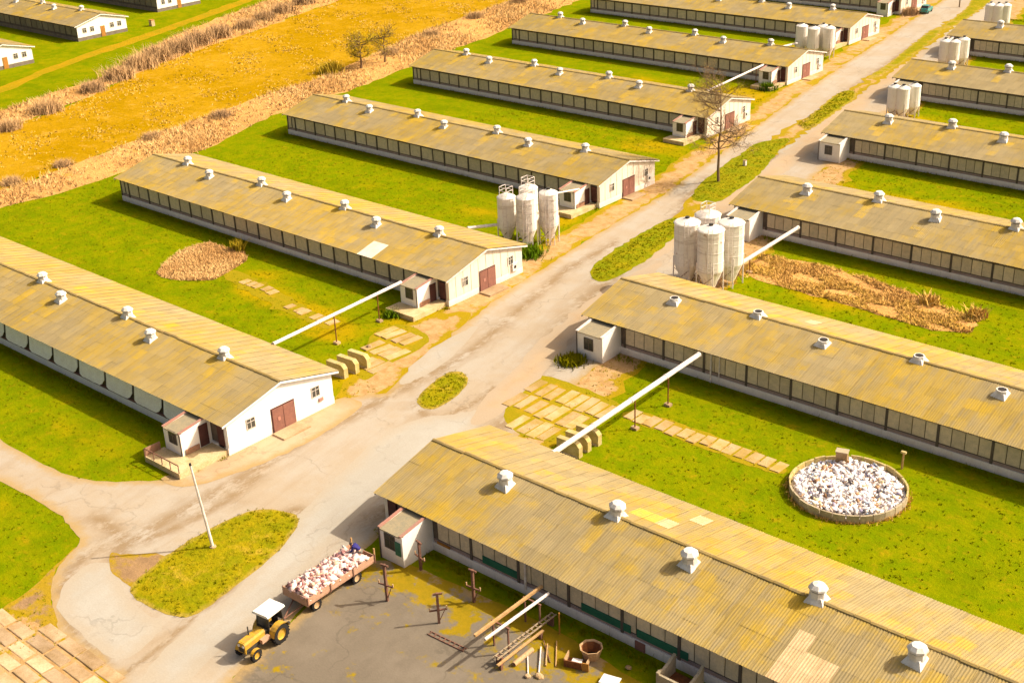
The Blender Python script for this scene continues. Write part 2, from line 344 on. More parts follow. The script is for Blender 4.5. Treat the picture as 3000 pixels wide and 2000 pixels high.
def blades(name, P, mat, h, wdt, lean, per=3, hv=.4):
    """P: (n,3) roots; per thin triangles from every root"""
    n = len(P) * per; R = np.repeat(P, per, 0).astype(float); a = RNG.uniform(0, 2 * PI, n); L = RNG.uniform(0, lean, n); H = h * RNG.uniform(1 - hv, 1 + hv, n)
    b2 = RNG.uniform(0, 2 * PI, n); off = RNG.normal(0, wdt * 1.2, (n, 2)); R[:, :2] += off
    W = wdt * RNG.uniform(.5, 1, n); dx, dy = np.cos(a) * W, np.sin(a) * W
    V = np.empty((n, 3, 3)); V[:, 0] = R - np.stack([dx, dy, 0 * dx], 1); V[:, 1] = R + np.stack([dx, dy, 0 * dx], 1)
    V[:, 2] = R + np.stack([np.cos(b2) * L * H, np.sin(b2) * L * H, H], 1)
    return npmesh(name, V.reshape(-1, 3), np.arange(n * 3).reshape(-1, 3), mat)
def scatter(poly, n):
    P = np.array(poly); lo, hi = P.min(0), P.max(0); out = np.zeros((0, 2))
    while len(out) < n:
        q = RNG.uniform(lo, hi, (n * 2, 2)); out = np.vstack([out, q[inside(q, poly)]])
    return out[:n]

# ---------------------------------------------------------------- the setting
BARNS = {'L1': (-82.12, 60.96, -1), 'L2': (-88.67, 94.98, -1), 'L3': (-94.63, 128.74, -1), 'L4': (-100.39, 161.77, -1), 'L5': (-106.25, 194.68, -1), 'L6': (-111.78, 226.46, -1), 'L7': (-115.94, 255.73, -1),
         'R1': (-64.37, 61.62, 1), 'R2': (-72.14, 96.7, 1), 'R3': (-77.88, 132.15, 1), 'R4': (-83.5, 164.33, 1), 'R5': (-89.21, 197.25, 1), 'R6': (-94.78, 229.64, 1), 'R7': (-100.5, 262.2, 1),
         'F0': (-236.6, 121.4, -1), 'F1': (-246.3, 149.2, -1), 'F2': (-258.6, 177.4, -1)}
LEFT_EDGE = [(-82.1, 55.0), (-81.4, 61.7), (-82.1, 66.8), (-81.8, 69.6), (-79.7, 71.2), (-81.6, 74.8), (-83.1, 80.8), (-86.3, 93.0), (-87.6, 101.4), (-88.9, 109.8), (-90.1, 120.1), (-91.3, 131.1), (-93.5, 142.4), (-96.7, 158.5), (-100.3, 176.9), (-104.3, 198.2), (-109.0, 228.1), (-115.4, 268.4), (-126.6, 333.9), (-140, 420)]
RX = lambda y: -64.37 - .186 * (y - 61.6)
ROAD = [(-61.9, 25.1), (-64.0, 32.2), (-66.9, 32.4), (-70.5, 32.4), (-73.8, 32.9), (-76.4, 34.3), (-78.9, 36.0), (-80.2, 37.9), (-81.2, 39.9), (-83.9, 40.5), (-85.5, 40.9), (-89.9, 40.8), (-94.6, 40.6), (-103.7, 39.5), (-119.2, 36.8), (-127.8, 40.5), (-110.8, 43.1), (-101.2, 44.3), (-94.6, 44.2), (-89.9, 44.8), (-87.0, 46.1), (-84.1, 48.8), (-82.5, 50.2)] + LEFT_EDGE + \
       [(RX(y) + 1.2, y) for y in (420, 330, 280, 240, 200, 160, 130, 100, 80, 70)] + [(-64.2, 62), (-63.6, 55), (-62.6, 50.3), (-61.2, 44.6), (-59.6, 39.9), (-59.3, 37.6), (-58.8, 36.6), (-55.4, 29.9)]
G1 = [(-114.0, 34.6), (-102.6, 39.0), (-94.4, 40.5), (-89.7, 40.7), (-85.3, 40.8), (-83.8, 40.5), (-81.2, 39.8), (-80.9, 38.6), (-79.5, 36.3), (-78.5, 33.6), (-77.9, 31.2), (-75.7, 23.8), (-83.1, 21.3)]
YARD = [(-54.9, 28.9), (-59.0, 36.7), (-59.3, 37.7), (-59.7, 40.0), (-61.0, 44.5), (-61.6, 47.9), (-62.4, 50.5), (-61.5, 52.0), (-59.5, 53.2), (-56.3, 53.4), (-52.8, 53.6), (-48.3, 53.9), (-44.7, 53.9), (-40.4, 53.2), (-35.4, 53.0), (-26, 52.8), (-14.0, 52.4), (-6, 46), (-6, 12), (-44, 8)]
REED_A = [(-164.8, 51.1), (-161.9, 66.1), (-160.6, 77.5), (-159.4, 86.5), (-160.9, 101.7), (-158.8, 108.3), (-162.8, 120.0), (-167.8, 136.8), (-166.9, 145.9), (-170.9, 165.7), (-174.3, 184.8), (-177.6, 204.2), (-183.5, 230.5), (-191.3, 264.3), (-200, 300), (-222, 300), (-205.7, 263.9), (-197.0, 227.7), (-194.8, 212.8), (-191.6, 193.5), (-187.9, 178.9), (-180.1, 156.1), (-177.9, 147.2), (-178.3, 137.7), (-175.8, 129.1), (-173.8, 115.7), (-172.1, 103.5), (-170.2, 96.8), (-168.4, 88.5), (-167.3, 81.2), (-168.6, 69.4), (-171.3, 53.7)]
MEADOW = [(-171.3, 53.7), (-168.6, 69.4), (-167.3, 81.2), (-168.4, 88.5), (-170.2, 96.8), (-172.1, 103.5), (-173.8, 115.7), (-175.8, 129.1), (-178.3, 137.7), (-177.9, 147.2), (-180.1, 156.1), (-187.9, 178.9), (-191.6, 193.5), (-194.8, 212.8), (-197.0, 227.7), (-205.7, 263.9), (-222, 300), (-262, 300), (-246.2, 242.7), (-232.2, 203.4), (-226.8, 183.5), (-221.2, 167.7), (-218.4, 153.8), (-212.1, 135.1), (-201.3, 113.7), (-196.8, 97.7), (-192.4, 81.1), (-185.9, 59.5)]
REED_B = [(-185.9, 59.5), (-192.4, 81.1), (-196.8, 97.7), (-201.3, 113.7), (-212.1, 135.1), (-218.4, 153.8), (-221.2, 167.7), (-226.8, 183.5), (-232.2, 203.4), (-246.2, 242.7), (-262, 300), (-280, 290), (-263.2, 233.9), (-248.6, 197.3), (-243.9, 185.0), (-236.7, 163.6), (-224.8, 142.4), (-213.8, 127.4), (-211.6, 115.1), (-207.9, 103.9), (-201.8, 85.7), (-192.0, 61.9)]
TRACK = [(-210.5, 82.7), (-219.3, 110.2), (-228.5, 127.4), (-233.3, 143.5), (-239.5, 162.0), (-249.0, 189.1), (-263.4, 219.1), (-290, 290), (-294, 288), (-268.6, 220), (-253.6, 191.4), (-244.4, 165.5), (-238.0, 146.7), (-232.6, 129.6), (-223.6, 112.6), (-215.6, 84.8)]
OVAL = [(-123.1, 76.1), (-121.8, 75.8), (-119.6, 76.1), (-117.7, 77.4), (-116.1, 78.8), (-116.6, 81.3), (-117.9, 85.0), (-120.2, 86.3), (-122.5, 85.9), (-126.1, 85.9), (-126.8, 83.5), (-126.6, 81.8), (-124.8, 78.3)]
DRY_R = [(-69.6, 114.1), (-70.3, 120.8), (-65.4, 121.8), (-57.2, 121.4), (-49.9, 119.5), (-43.7, 117.9), (-43.1, 114.5), (-46.0, 113.0), (-50.2, 113.2), (-55.8, 113.8), (-62.5, 114.0)]
I1 = [(-72.9, 38.5), (-73.6, 39.9), (-74.0, 41.7), (-74.3, 42.5), (-74.4, 43.5), (-74.7, 45.1), (-74.6, 46.9), (-74.6, 49.0), (-74.0, 51.1), (-72.3, 52.1), (-70.5, 52.6), (-69.4, 51.4), (-67.9, 48.2), (-67.3, 45.1), (-66.8, 42.2), (-66.4, 39.4), (-67.5, 38.6), (-69.5, 38.2), (-71.6, 38.1)]
I1_MUD = [(-78.4, 40.4), (-77.1, 40.7), (-74.8, 42.8), (-73.4, 42.4), (-73.0, 41.5), (-72.6, 39.7), (-72.5, 38.6), (-74.4, 38.9), (-75.5, 38.8)]
I2 = [(-77.0, 71.9), (-77.9, 74.3), (-78.6, 77.7), (-77.9, 78.4), (-77.0, 78.5), (-75.6, 77.6), (-74.5, 75.3), (-74.2, 73.3), (-74.3, 71.2), (-75.7, 71.1)]
MEDIANS = [[(-85.3, 124.8), (-84.8, 116.2), (-84.0, 111.9), (-83.5, 107.2), (-81.5, 103.8), (-80.1, 104.9), (-80.2, 108.8), (-81.0, 114.0), (-82.1, 120.5), (-84.0, 124.9)],
           [(-87.8, 131.9), (-89.3, 137.4), (-90.5, 143.2), (-91.5, 148.6), (-93.1, 157.2), (-92.1, 159.7), (-90.2, 162.8), (-88.8, 156.1), (-86.3, 146.1), (-85.0, 138.2), (-84.4, 134.2), (-85.2, 132.9)],
           [(-93.4, 168.3), (-95.3, 181.7), (-97.0, 188.9), (-95.7, 191.6), (-93.8, 187.3), (-92.7, 178.8), (-90.7, 167.9)],
           [(-98.5, 200.1), (-100.2, 213.8), (-103.8, 233.8), (-104.8, 243.2), (-103.2, 242.7), (-99.8, 223.2), (-97.7, 207.1), (-97.1, 199.6)],
           [(-104.1, 239.0), (-108.1, 262.9), (-110.9, 273.7), (-117.9, 310), (-114, 310), (-107.3, 272.9), (-103.1, 247.4)]]

# ground: one sheet to the horizon, with a 'dry' attribute for the worn, straw-coloured places
gx = np.concatenate([[-3000, -1500, -800, -500, -380], np.arange(-320, 21, 1.7), [60, 150, 400, 900, 1800, 3000]])
gy = np.concatenate([[-1500, -700, -300, -120, -40, 0], np.arange(15, 330, 1.7), [360, 420, 520, 700, 1000, 1600, 2600, 3500]])
X, Y = np.meshgrid(gx, gy); nx, ny = len(gx), len(gy); flat = np.stack([X.ravel(), Y.ravel()], 1)
I = (np.arange(ny - 1)[:, None] * nx + np.arange(nx - 1)[None]).ravel()
gm = npmesh('ground', np.column_stack([flat, np.zeros(len(flat))]), np.stack([I, I + 1, I + nx + 1, I + nx], 1), 'ground')
dry = np.zeros(len(flat))
for cx, cy, rx, ry, amt in [(-105, 79.5, 11, 2.6, .9), (-95, 78, 5, 3, .8), (-112, 83, 6, 2.5, .6), (-86, 72, 4, 6, .8), (-66, 76.5, 7, 4, .55), (-66, 83.5, 4, 2, .5), (-52, 83.5, 12, 2, .45), (-57, 117, 16, 6, .7), (-90, 84, 3, 6, .7),
                            (-105, 113, 9, 3, .55), (-125, 113, 12, 2, .35), (-97, 117, 4, 5, .7), (-128, 147, 16, 3.5, .45), (-105, 148, 8, 4, .8), (-110, 180, 12, 6, .95), (-128, 178, 10, 4, .7), (-118, 212, 10, 5, .8), (-65, 147, 18, 3, .65), (-75, 146, 5, 5, .8), (-45, 148, 15, 4, .5), (-80, 180, 8, 6, .6), (-86, 212, 8, 6, .7),
                            (-92, 38, 6, 1.5, .7), (-84, 37, 4, 2, .4), (-100, 49.5, 8, 2, .45), (-89, 50, 4, 2, .3), (-38, 70, 14, 3, .15), (-100, 36, 10, 3, .5), (-39, 81, 6.5, 6.5, .45), (-62, 56.0, 5, 2, .3), (-92, 100, 3, 6, .9), (-98, 133, 3, 6, .9), (-104, 166, 3, 6, .9), (-109, 199, 3, 6, .9)]:
    dry = np.maximum(dry, amt * np.exp(-(((flat[:, 0] - cx) / rx) ** 2 + ((flat[:, 1] - cy) / ry) ** 2)))
far = np.clip((-flat[:, 0] - .27 * flat[:, 1] - 160) / 20, 0, .25); dry += far
gm.attributes.new('dry', 'FLOAT', 'POINT').data.foreach_set('value', dry.astype(np.float32))
struct(inst(gm, 'ground'))

sheet('meadow', MEADOW, .006, 'meadow', 2.5, .5, 6); sheet('reed_bank', REED_A, .012, 'reed_ground', 2, .5, 5); sheet('reed_bank', REED_B, .012, 'reed_ground', 2, .5, 5)
sheet('track', TRACK, .006, 'track', 2, .3, 5)
apl = [(x - 4.2 if 72 < y else x - 1.0, y) for x, y in LEFT_EDGE if y > 70]
sheet('dirt_verge', [(x + .5, y) for x, y in LEFT_EDGE if y > 70] + apl[::-1], .008, 'dirt', 1.2, .35, 2.2)
sheet('dirt_verge', [(RX(y) + .2, y) for y in (70, 90, 120, 160, 200, 260, 330, 420)] + [(RX(y) + 5.5, y) for y in (420, 330, 260, 200, 160, 120, 90, 70)], .008, 'dirt', 1.5, .4, 2.2)
sheet('dirt_verge', [(-90, 84), (-89.5, 79.5), (-87, 76.5), (-85.4, 72.5), (-84.5, 69), (-81, 66), (-79.7, 71), (-81.2, 75), (-83, 81), (-85, 88), (-87, 90)], .010, 'dirt', .8, .25, 1.5)
sheet('dirt_patch', [(-81.1, 39.9), (-80.2, 37.9), (-78.9, 36.0), (-76.4, 34.3), (-73.0, 33.0), (-73.4, 32.2), (-77.3, 32.2), (-78.2, 31.2), (-78.4, 33.6), (-79.6, 36.2)], .020, 'dirt_brown', .8, .12, 1.2)
STAINS = [([(-77.9, 40.9), (-78.4, 46.0), (-78.5, 50.7), (-79.0, 56.0), (-79.6, 61.3), (-79.4, 65.2), (-79.5, 71.3)], .9), ([(-77.4, 42.9), (-76.8, 46.1), (-76.9, 50.3), (-77.9, 54.7)], .6), ([(-83.0, 42.5), (-78.7, 42.0), (-76.5, 40.0)], .8),
          ([(-65.0, 33.0), (-65.5, 35.8), (-66.4, 39.3), (-67.1, 43.6)], .3), ([(-72.9, 68.1), (-72.6, 71.6), (-72.2, 75.2), (-72.9, 78.5)], .5), ([(-79.4, 77.6), (-79.8, 81.6), (-80.2, 84.1), (-81.5, 88.5), (-85.5, 104.3), (-86.1, 114.7)], .7),
          ([(-67.8, 74.4), (-66.5, 67.8), (-66.0, 61.1), (-65.6, 55.9)], 1.2), ([(-79.3, 103.3), (-75.7, 91.4), (-72.7, 83.7), (-69.4, 76.2)], 1.5), ([(-76.4, 71.0), (-72.3, 69.6), (-71.4, 73.7)], .6), ([(-80.8, 70.4), (-79.5, 73.0), (-79.8, 77.3)], 1.0),
          ([(-76.1, 34.3), (-78.7, 37.6), (-79.6, 40.5)], .7), ([(-67.2, 32.8), (-70.6, 33.0), (-74.4, 33.6)], .5), ([(-81.2, 104), (-83.2, 112), (-84.5, 124)], .7), ([(-84.8, 124.5), (-88.5, 133), (-90.8, 146), (-93, 158)], .7), ([(-79.8, 105), (-82, 120), (-84.2, 133), (-88.4, 155)], .7), ([(-91.8, 166), (-96, 189), (-100, 214), (-104, 240)], .8), ([(-72.2, 46.4), (-71.5, 52.9), (-68.8, 53.6)], .6)]
sheet('road', ROAD, .016, 'asphalt', .9, .17, 1.8, stains=STAINS)
for k, (pl, m) in enumerate((([(-69.6, 49.7), (-70.9, 53.4), (-72.6, 58.6), (-74.6, 64.4), (-74.6, 69.3), (-71.8, 72.4), (-71.1, 74.5), (-68.3, 70.1), (-67.9, 64.0), (-67.6, 57.8), (-66.0, 51.8), (-64.0, 47.0), (-62.8, 42.1), (-61.9, 36.9), (-60.5, 34.2), (-63.2, 32.1), (-64.6, 34.8), (-65.9, 38.5), (-66.2, 43.7)], 'asphalt_grey'),
              ([(-74.9, 33.9), (-77.7, 36.3), (-78.1, 39.0), (-76.1, 39.8), (-73.2, 38.0), (-69.7, 37.5), (-67.2, 37.9), (-66.5, 36.0), (-66.0, 33.4), (-69.1, 33.2)], 'asphalt_grey'), ([(-80.3, 72.4), (-83.1, 78.4), (-83.8, 84.1), (-83.5, 88.3), (-81.0, 82.3), (-79.8, 77.3), (-79.8, 75.0)], 'asphalt_grey'),
              ([(-79.1, 103.5), (-78.6, 112), (-77.4, 112), (-75.2, 98.0), (-74.3, 91.6), (-71.6, 85.2), (-70.0, 78.6), (-68.6, 73.2), (-69.8, 70.8), (-72.6, 76.5), (-73.2, 80.6), (-76.1, 88.5)], 'asphalt_tan'),
              ([(-80.6, 108), (-82, 118), (-84.2, 130), (-86, 145), (-90, 166), (-95, 190), (-101, 226), (-98, 226), (-91, 190), (-86.6, 166), (-82.6, 145), (-80.6, 130), (-78.8, 112)], 'asphalt_tan'))):
    sheet('road_patch', pl, .0185 + .0015 * k, m, .8, .2, 1.4)
sheet('dirt_verge', [(-84.6, 122), (-86, 128), (-88.4, 133), (-92.6, 157), (-96, 186), (-99.6, 212), (-104, 240), (-109, 270), (-106, 270), (-101.6, 240), (-97, 212), (-93.4, 186), (-89.4, 160), (-86, 140), (-83.6, 128), (-82.6, 122)], .0255, 'dirt', 1, .35, 1.6)
sheet('dirt_patch', I1_MUD, .0255, 'dirt_brown', .5, .15, 1.0)
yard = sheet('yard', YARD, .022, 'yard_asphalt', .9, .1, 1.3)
for k, m in enumerate(MEDIANS): 
    c = np.mean(m, 0); q = []
    for p in m:                                                   # let the turf run a little past the kerb line
        v = np.array(p) - c; v = v / np.linalg.norm(v); q.append((p[0] + v[0] * .3 + math.copysign(.45, v[0]), p[1] + v[1] * .5))
    sheet('grass_strip', q, .03, 'grass_sheet' if k in (2, 3, 4) else 'grass_green', .6, .14, 1.2, .08)
sheet('grass_island', I1, .03, 'grass_sheet', .5, .1, 1.1, .10); sheet('grass_island', I2, .03, 'grass_sheet', .35, .09, .7, .08)
ovs = sheet('reed_bed', OVAL, .014, 'reed_ground', .8, .15, 1.5); sheet('reed_bed', DRY_R, .014, 'reed_ground', 1, .4, 2)

# forecourt concrete in front of the first barn on the left
fore = sheet('forecourt', [(-84.4, 48.7), (-83.6, 51), (-83.2, 55), (-83.2, 61.6), (-83.0, 67.9), (-81.9, 68.6), (-79.8, 68.5), (-78.6, 61), (-79.4, 54), (-81, 49.3)], .027, 'old_concrete', .7, .1, 1.3)

# concrete slabs laid in the grass: each one its own piece
def slab_mesh(lx, ly, h=.1):
    return MB().box((-lx / 2, -ly / 2, -.06), (lx / 2, ly / 2, h * .8)).box((-lx / 2 + .04, -ly / 2 + .04, h * .8), (lx / 2 - .04, ly / 2 - .04, h))
SL = slab_mesh(1.0, 2.85, .06).mesh('concrete_slab', 'slab')
bed = sheet('slab_bed', [(-71.4, 82.6), (-69, 83), (-62.3, 82.6), (-60.8, 82), (-60.8, 79), (-61.6, 76), (-62, 73), (-66.5, 72.6), (-69.6, 75.4), (-70.6, 78.9)], .019, 'slab_bed', .6, .15, 1.0)
def lay(xs, yc, par, sk=-.22, jit=.07):
    for x in xs:
        o = inst(SL, 'concrete_slab', par, (x + random.gauss(0, jit), yc + random.gauss(0, .1), .012 + random.uniform(-.02, .03)), (random.gauss(0, .012), random.gauss(0, .012), .22 + sk + random.gauss(0, .03)), (random.uniform(.80, .98), random.uniform(.84, 1.0), 1))
lay([-69.9, -68.65, -67.4, -66.2, -65.0, -63.85, -62.7, -61.5], 80.45, bed); lay([-69.6, -68.6, -67.25, -66.0, -64.85, -63.6, -62.5], 77.35, bed); lay([-66.6, -65.4, -64.3, -63.2], 74.3, bed)
pb = sheet('slab_path', [(-60.9, 80.2), (-59.8, 82.7), (-52, 82.6), (-44.2, 82.1), (-43.9, 79.9), (-52, 80.2)], .014, 'path_bed', .6, .12, 1.0)
lay([-59.6 + 1.13 * i for i in range(14)], 81.3, pb, jit=.05)
for o in list(pb.children): o.scale.y *= .62
bed2 = sheet('slab_bed', [(-91, 82), (-89.6, 83.2), (-85.2, 82.6), (-84, 79.5), (-84.3, 74.5), (-83.2, 71.6), (-85, 72), (-88.4, 76.5), (-90.8, 79)], .019, 'slab_bed', .6, .2, 1.0)
lay([-89.9, -88.7, -87.4, -86.2], 80.7, bed2, -.32); lay([-88.6, -87.4, -86.2, -85.1], 77.6, bed2, -.32); lay([-86.4, -85.3, -84.3], 74.4, bed2, -.3)
bed3 = sheet('slab_bed', [(-118, 80.6), (-116.6, 82.6), (-105, 80.6), (-96, 79), (-95, 77), (-104, 78), (-112, 79)], .014, 'slab_bed', .7, .25, 1.2)
lay([-113 + 1.3 * i for i in range(5)], 80.5, bed3, -.3, .2); lay([-103 + 1.35 * i for i in range(6)], 78.9, bed3, -.3, .2)
for o in list(bed3.children): o.scale.y *= .5
# the slab pad in the corner below the loop road
pad = sheet('slab_pad', [(-82, 24), (-78.3, 30.8), (-77.5, 32.6), (-74.9, 32.9), (-71, 32.9), (-66, 32.6), (-64.3, 32.0), (-62.3, 26), (-66, 20)], .012, 'dirt', .7, .12, 1.2)
PS = slab_mesh(2.16, .98, .08).mesh('concrete_slab', 'slab_pale')
for r in range(9):
    y = 32.25 - 1.18 * r
    for c in range(7):
        x = -77.4 + 2.34 * c + (.35 if r % 2 else 0)
        if x < -78.2 + .5 * r * .3 or x > -64.6 + .35 * r or (r == 0 and x < -75): continue
        inst(PS, 'concrete_slab', pad, (x + random.gauss(0, .05), y + random.gauss(0, .04), random.uniform(-.035, .02)), (random.gauss(0, .01), random.gauss(0, .01), random.gauss(0, .02)), (random.uniform(.9, 1.04), random.uniform(.88, 1.03), 1))

# ---- what grows on it
def clear(p):
    m = ~inside(p, ROAD) & ~inside(p, YARD) & ~inside(p, [(x + 1, y) for x, y in LEFT_EDGE if y > 66] + apl[::-1])
    for k, (bx, by, sg) in BARNS.items():
        u = sg * (p[:, 0] - bx); m &= ~((u > -1) & (u < 62) & (np.abs(p[:, 1] - by) < 6.2))
    return m
near = [(-160, 50), (-130, 42), (-75, 22), (-60, 60), (-20, 55), (-14, 100), (-20, 135), (-60, 190), (-110, 210), (-160, 100)]
P2 = scatter(near, 26000); P2 = P2[clear(P2)]
stuff(inst(blades('grass_tufts', np.column_stack([P2, np.zeros(len(P2))]), 'tuft_green', .11, .06, 1.2, 4), 'grass_tufts'), 'short green grass tufts on the lawns between the barns', 'grass')
P3 = np.vstack([scatter(I1, 500), scatter(I2, 150)] + [scatter(m, 500) for m in MEDIANS[:3]])
stuff(inst(blades('island_grass', np.column_stack([P3, np.full(len(P3), .08)]), 'tuft_green', .11, .06, 1.2, 4), 'island_grass'), 'yellow green grass on the islands and strip between the two roads', 'grass')
P4 = scatter(MEADOW, 15000); P4 = P4[(np.sin(P4[:, 0] * .37 + 1.7 * np.sin(P4[:, 1] * .21)) + np.sin(P4[:, 1] * .53 + P4[:, 0] * .2) + RNG.normal(0, .8, len(P4))) > .5]
stuff(inst(blades('meadow_grass', np.column_stack([P4, np.zeros(len(P4))]), 'tuft_meadow', .2, .12, 1.8, 3), 'meadow_grass'), 'golden dry grass tussocks covering the meadow strip', 'dry grass')
P5 = np.vstack([scatter(REED_A, 15000), scatter(REED_B, 13000)]); P5 = P5[RNG.uniform(0, 1, len(P5)) < .55 + .45 * np.sin(P5[:, 1] * .21 + P5[:, 0] * .13)]
stuff(inst(blades('reed_belt', np.column_stack([P5, np.zeros(len(P5))]), 'reed', .55, .07, 1.3, 5, .6), 'reed_belt'), 'pinkish tan dry reeds in two belts along the meadow edges', 'reeds')
P6 = np.vstack([scatter(OVAL, 4200)]); stuff(inst(blades('round_reeds', np.column_stack([P6, np.zeros(len(P6))]), 'reed', .30, .07, 1.3, 4, .4), 'round_reeds'), 'oval patch of pinkish dry reeds on the lawn between the two nearest left barns', 'reeds')
P7 = scatter(DRY_R, 7000); k7 = np.sin(P7[:, 0] * .9 + 2 * np.sin(P7[:, 1])) + np.sin(P7[:, 1] * 1.7 + P7[:, 0] * .4) > -.6; P7 = P7[k7]
stuff(inst(blades('lying_reeds', np.column_stack([P7, np.zeros(len(P7))]), 'reed_dry', .24, .08, 1.9, 4, .6), 'lying_reeds'), 'matted orange dry reeds on the lawn behind the second right barn', 'reeds')
P8 = np.vstack([np.column_stack([RNG.uniform(bx + min(0, sg * 61), bx + max(0, sg * 61), 900), by - 6.3 - np.abs(RNG.normal(0, .5, 900))]) for k, (bx, by, sg) in BARNS.items() if k[0] in 'LR'])
stuff(inst(blades('wall_weeds', np.column_stack([P8, np.zeros(len(P8))]), 'tuft_green', .28, .05, 1., 3, .5), 'wall_weeds'), 'dry weeds along the foot of the long barn walls', 'weeds')

# ---------------------------------------------------------------- barns
LEN, HW, EZ, RZ_ = 61.0, 6.5, 3.17, 4.77
SLA = math.atan2(RZ_ - EZ, HW); SLL = math.hypot(HW, RZ_ - EZ); WW = 5.9
roof_z = lambda y: RZ_ - abs(y) * (RZ_ - EZ) / HW
NC, NR = 54, 5; CW, RL = LEN / NC, SLL / NR
def sheet_geo(waves, segs):
    n = waves * segs; xs = np.linspace(-.03, CW + .05, n + 1); zs = .021 * np.cos(2 * PI * np.arange(n + 1) / segs)
    l = RL + .14
    V = np.vstack([np.column_stack([xs, np.full(n + 1, -.08), zs + .040]), np.column_stack([xs, np.full(n + 1, l - .08), zs + .033])])
    F = np.array([(i, i + 1, n + 2 + i, n + 1 + i) for i in range(n)]); return V, F
SV, SF = sheet_geo(6, 4); SVf, SFf = sheet_geo(4, 2)
SHEET = {m: npmesh('roof_sheet', SV, SF, m) for m in ('roof_gold', 'roof_tan', 'sheet_pale', 'sheet_lichen', 'sheet_white', 'roof_lichen')}
CAP = MB().prism([(-.17, -.035), (-.15, .02), (0, .085), (.13, .055), (.13, .03), (0, .05)], 'x', 0, CW - .05).mesh('ridge_cap', 'ridge')
PANEL = MB().box((-.555, -.03, 0), (.555, .0, 1.86)).box((-.50, -.042, .06), (.50, -.03, 1.8)).mesh('wall_panel', 'wall_panel')
PANEL_DARK = PANEL.copy(); PANEL_DARK.materials[0] = M('panel_dark')
POST = MB().box((-.11, -.06, 0), (.11, .03, 2.42)).mesh('wall_post', 'wall_post')
def vent_meshes(kind):
    b = MB().lathe([(1.02, 0), (.98, .12), (.66, .55), (.60, .6)], n=4, ph=.5)
    b.lathe([(.58, .5), (.55, 1.0)], n=8, ph=.5)
    base = b.mesh('roof_vent', 'vent_white')
    cap = MB().lathe([(.46, 1.0), (.46, 1.16)], n=8, m=1, ph=.5).lathe([(.50, 1.14), (.68, 1.16), (.66, 1.30), (.42, 1.56), (.0, 1.66)], n=8, ph=.5).mesh('vent_cap', ['vent_white', 'vent_slot'])
    short = MB().lathe([(1.02, 0), (.98, .12), (.68, .5), (.60, .56)], n=4, ph=.5).lathe([(.58, .5), (.52, .80), (.42, .80)], n=8, ph=.5).lathe([(.41, .78), (.41, .81)], n=8, m=1, ph=.5).mesh('roof_vent', ['vent_white', 'vent_slot'])
    return base, cap, short
VB, VC, VS = vent_meshes(0)
def window_mesh(wd, ht, name='window', frame='window_frame', mull=True):
    b = MB(); t = .07
    for a, c in (((-wd / 2, 0), (wd / 2, t)), ((-wd / 2, ht - t), (wd / 2, ht)), ((-wd / 2, t), (-wd / 2 + t, ht - t)), ((wd / 2 - t, t), (wd / 2, ht - t))): b.box((a[0], -.06, a[1]), (c[0], .0, c[1]))
    if mull: b.box((-.03, -.05, t), (.03, 0, ht - t)).box((-wd / 2 + t, -.048, ht * .62), (-.03, 0, ht * .62 + .05)).box((.03, -.048, ht * .62), (wd / 2 - t, 0, ht * .62 + .05))
    return b.mesh(name, frame), MB().box((-wd / 2 + t, -.03, t), (wd / 2 - t, -.012, ht - t)).mesh('pane', 'glass_dark')
GW = window_mesh(.95, 1.05); PW = window_mesh(1.1, 1.25, 'window', 'wall_post')
def rise(sg): return 0 if sg < 0 else 0
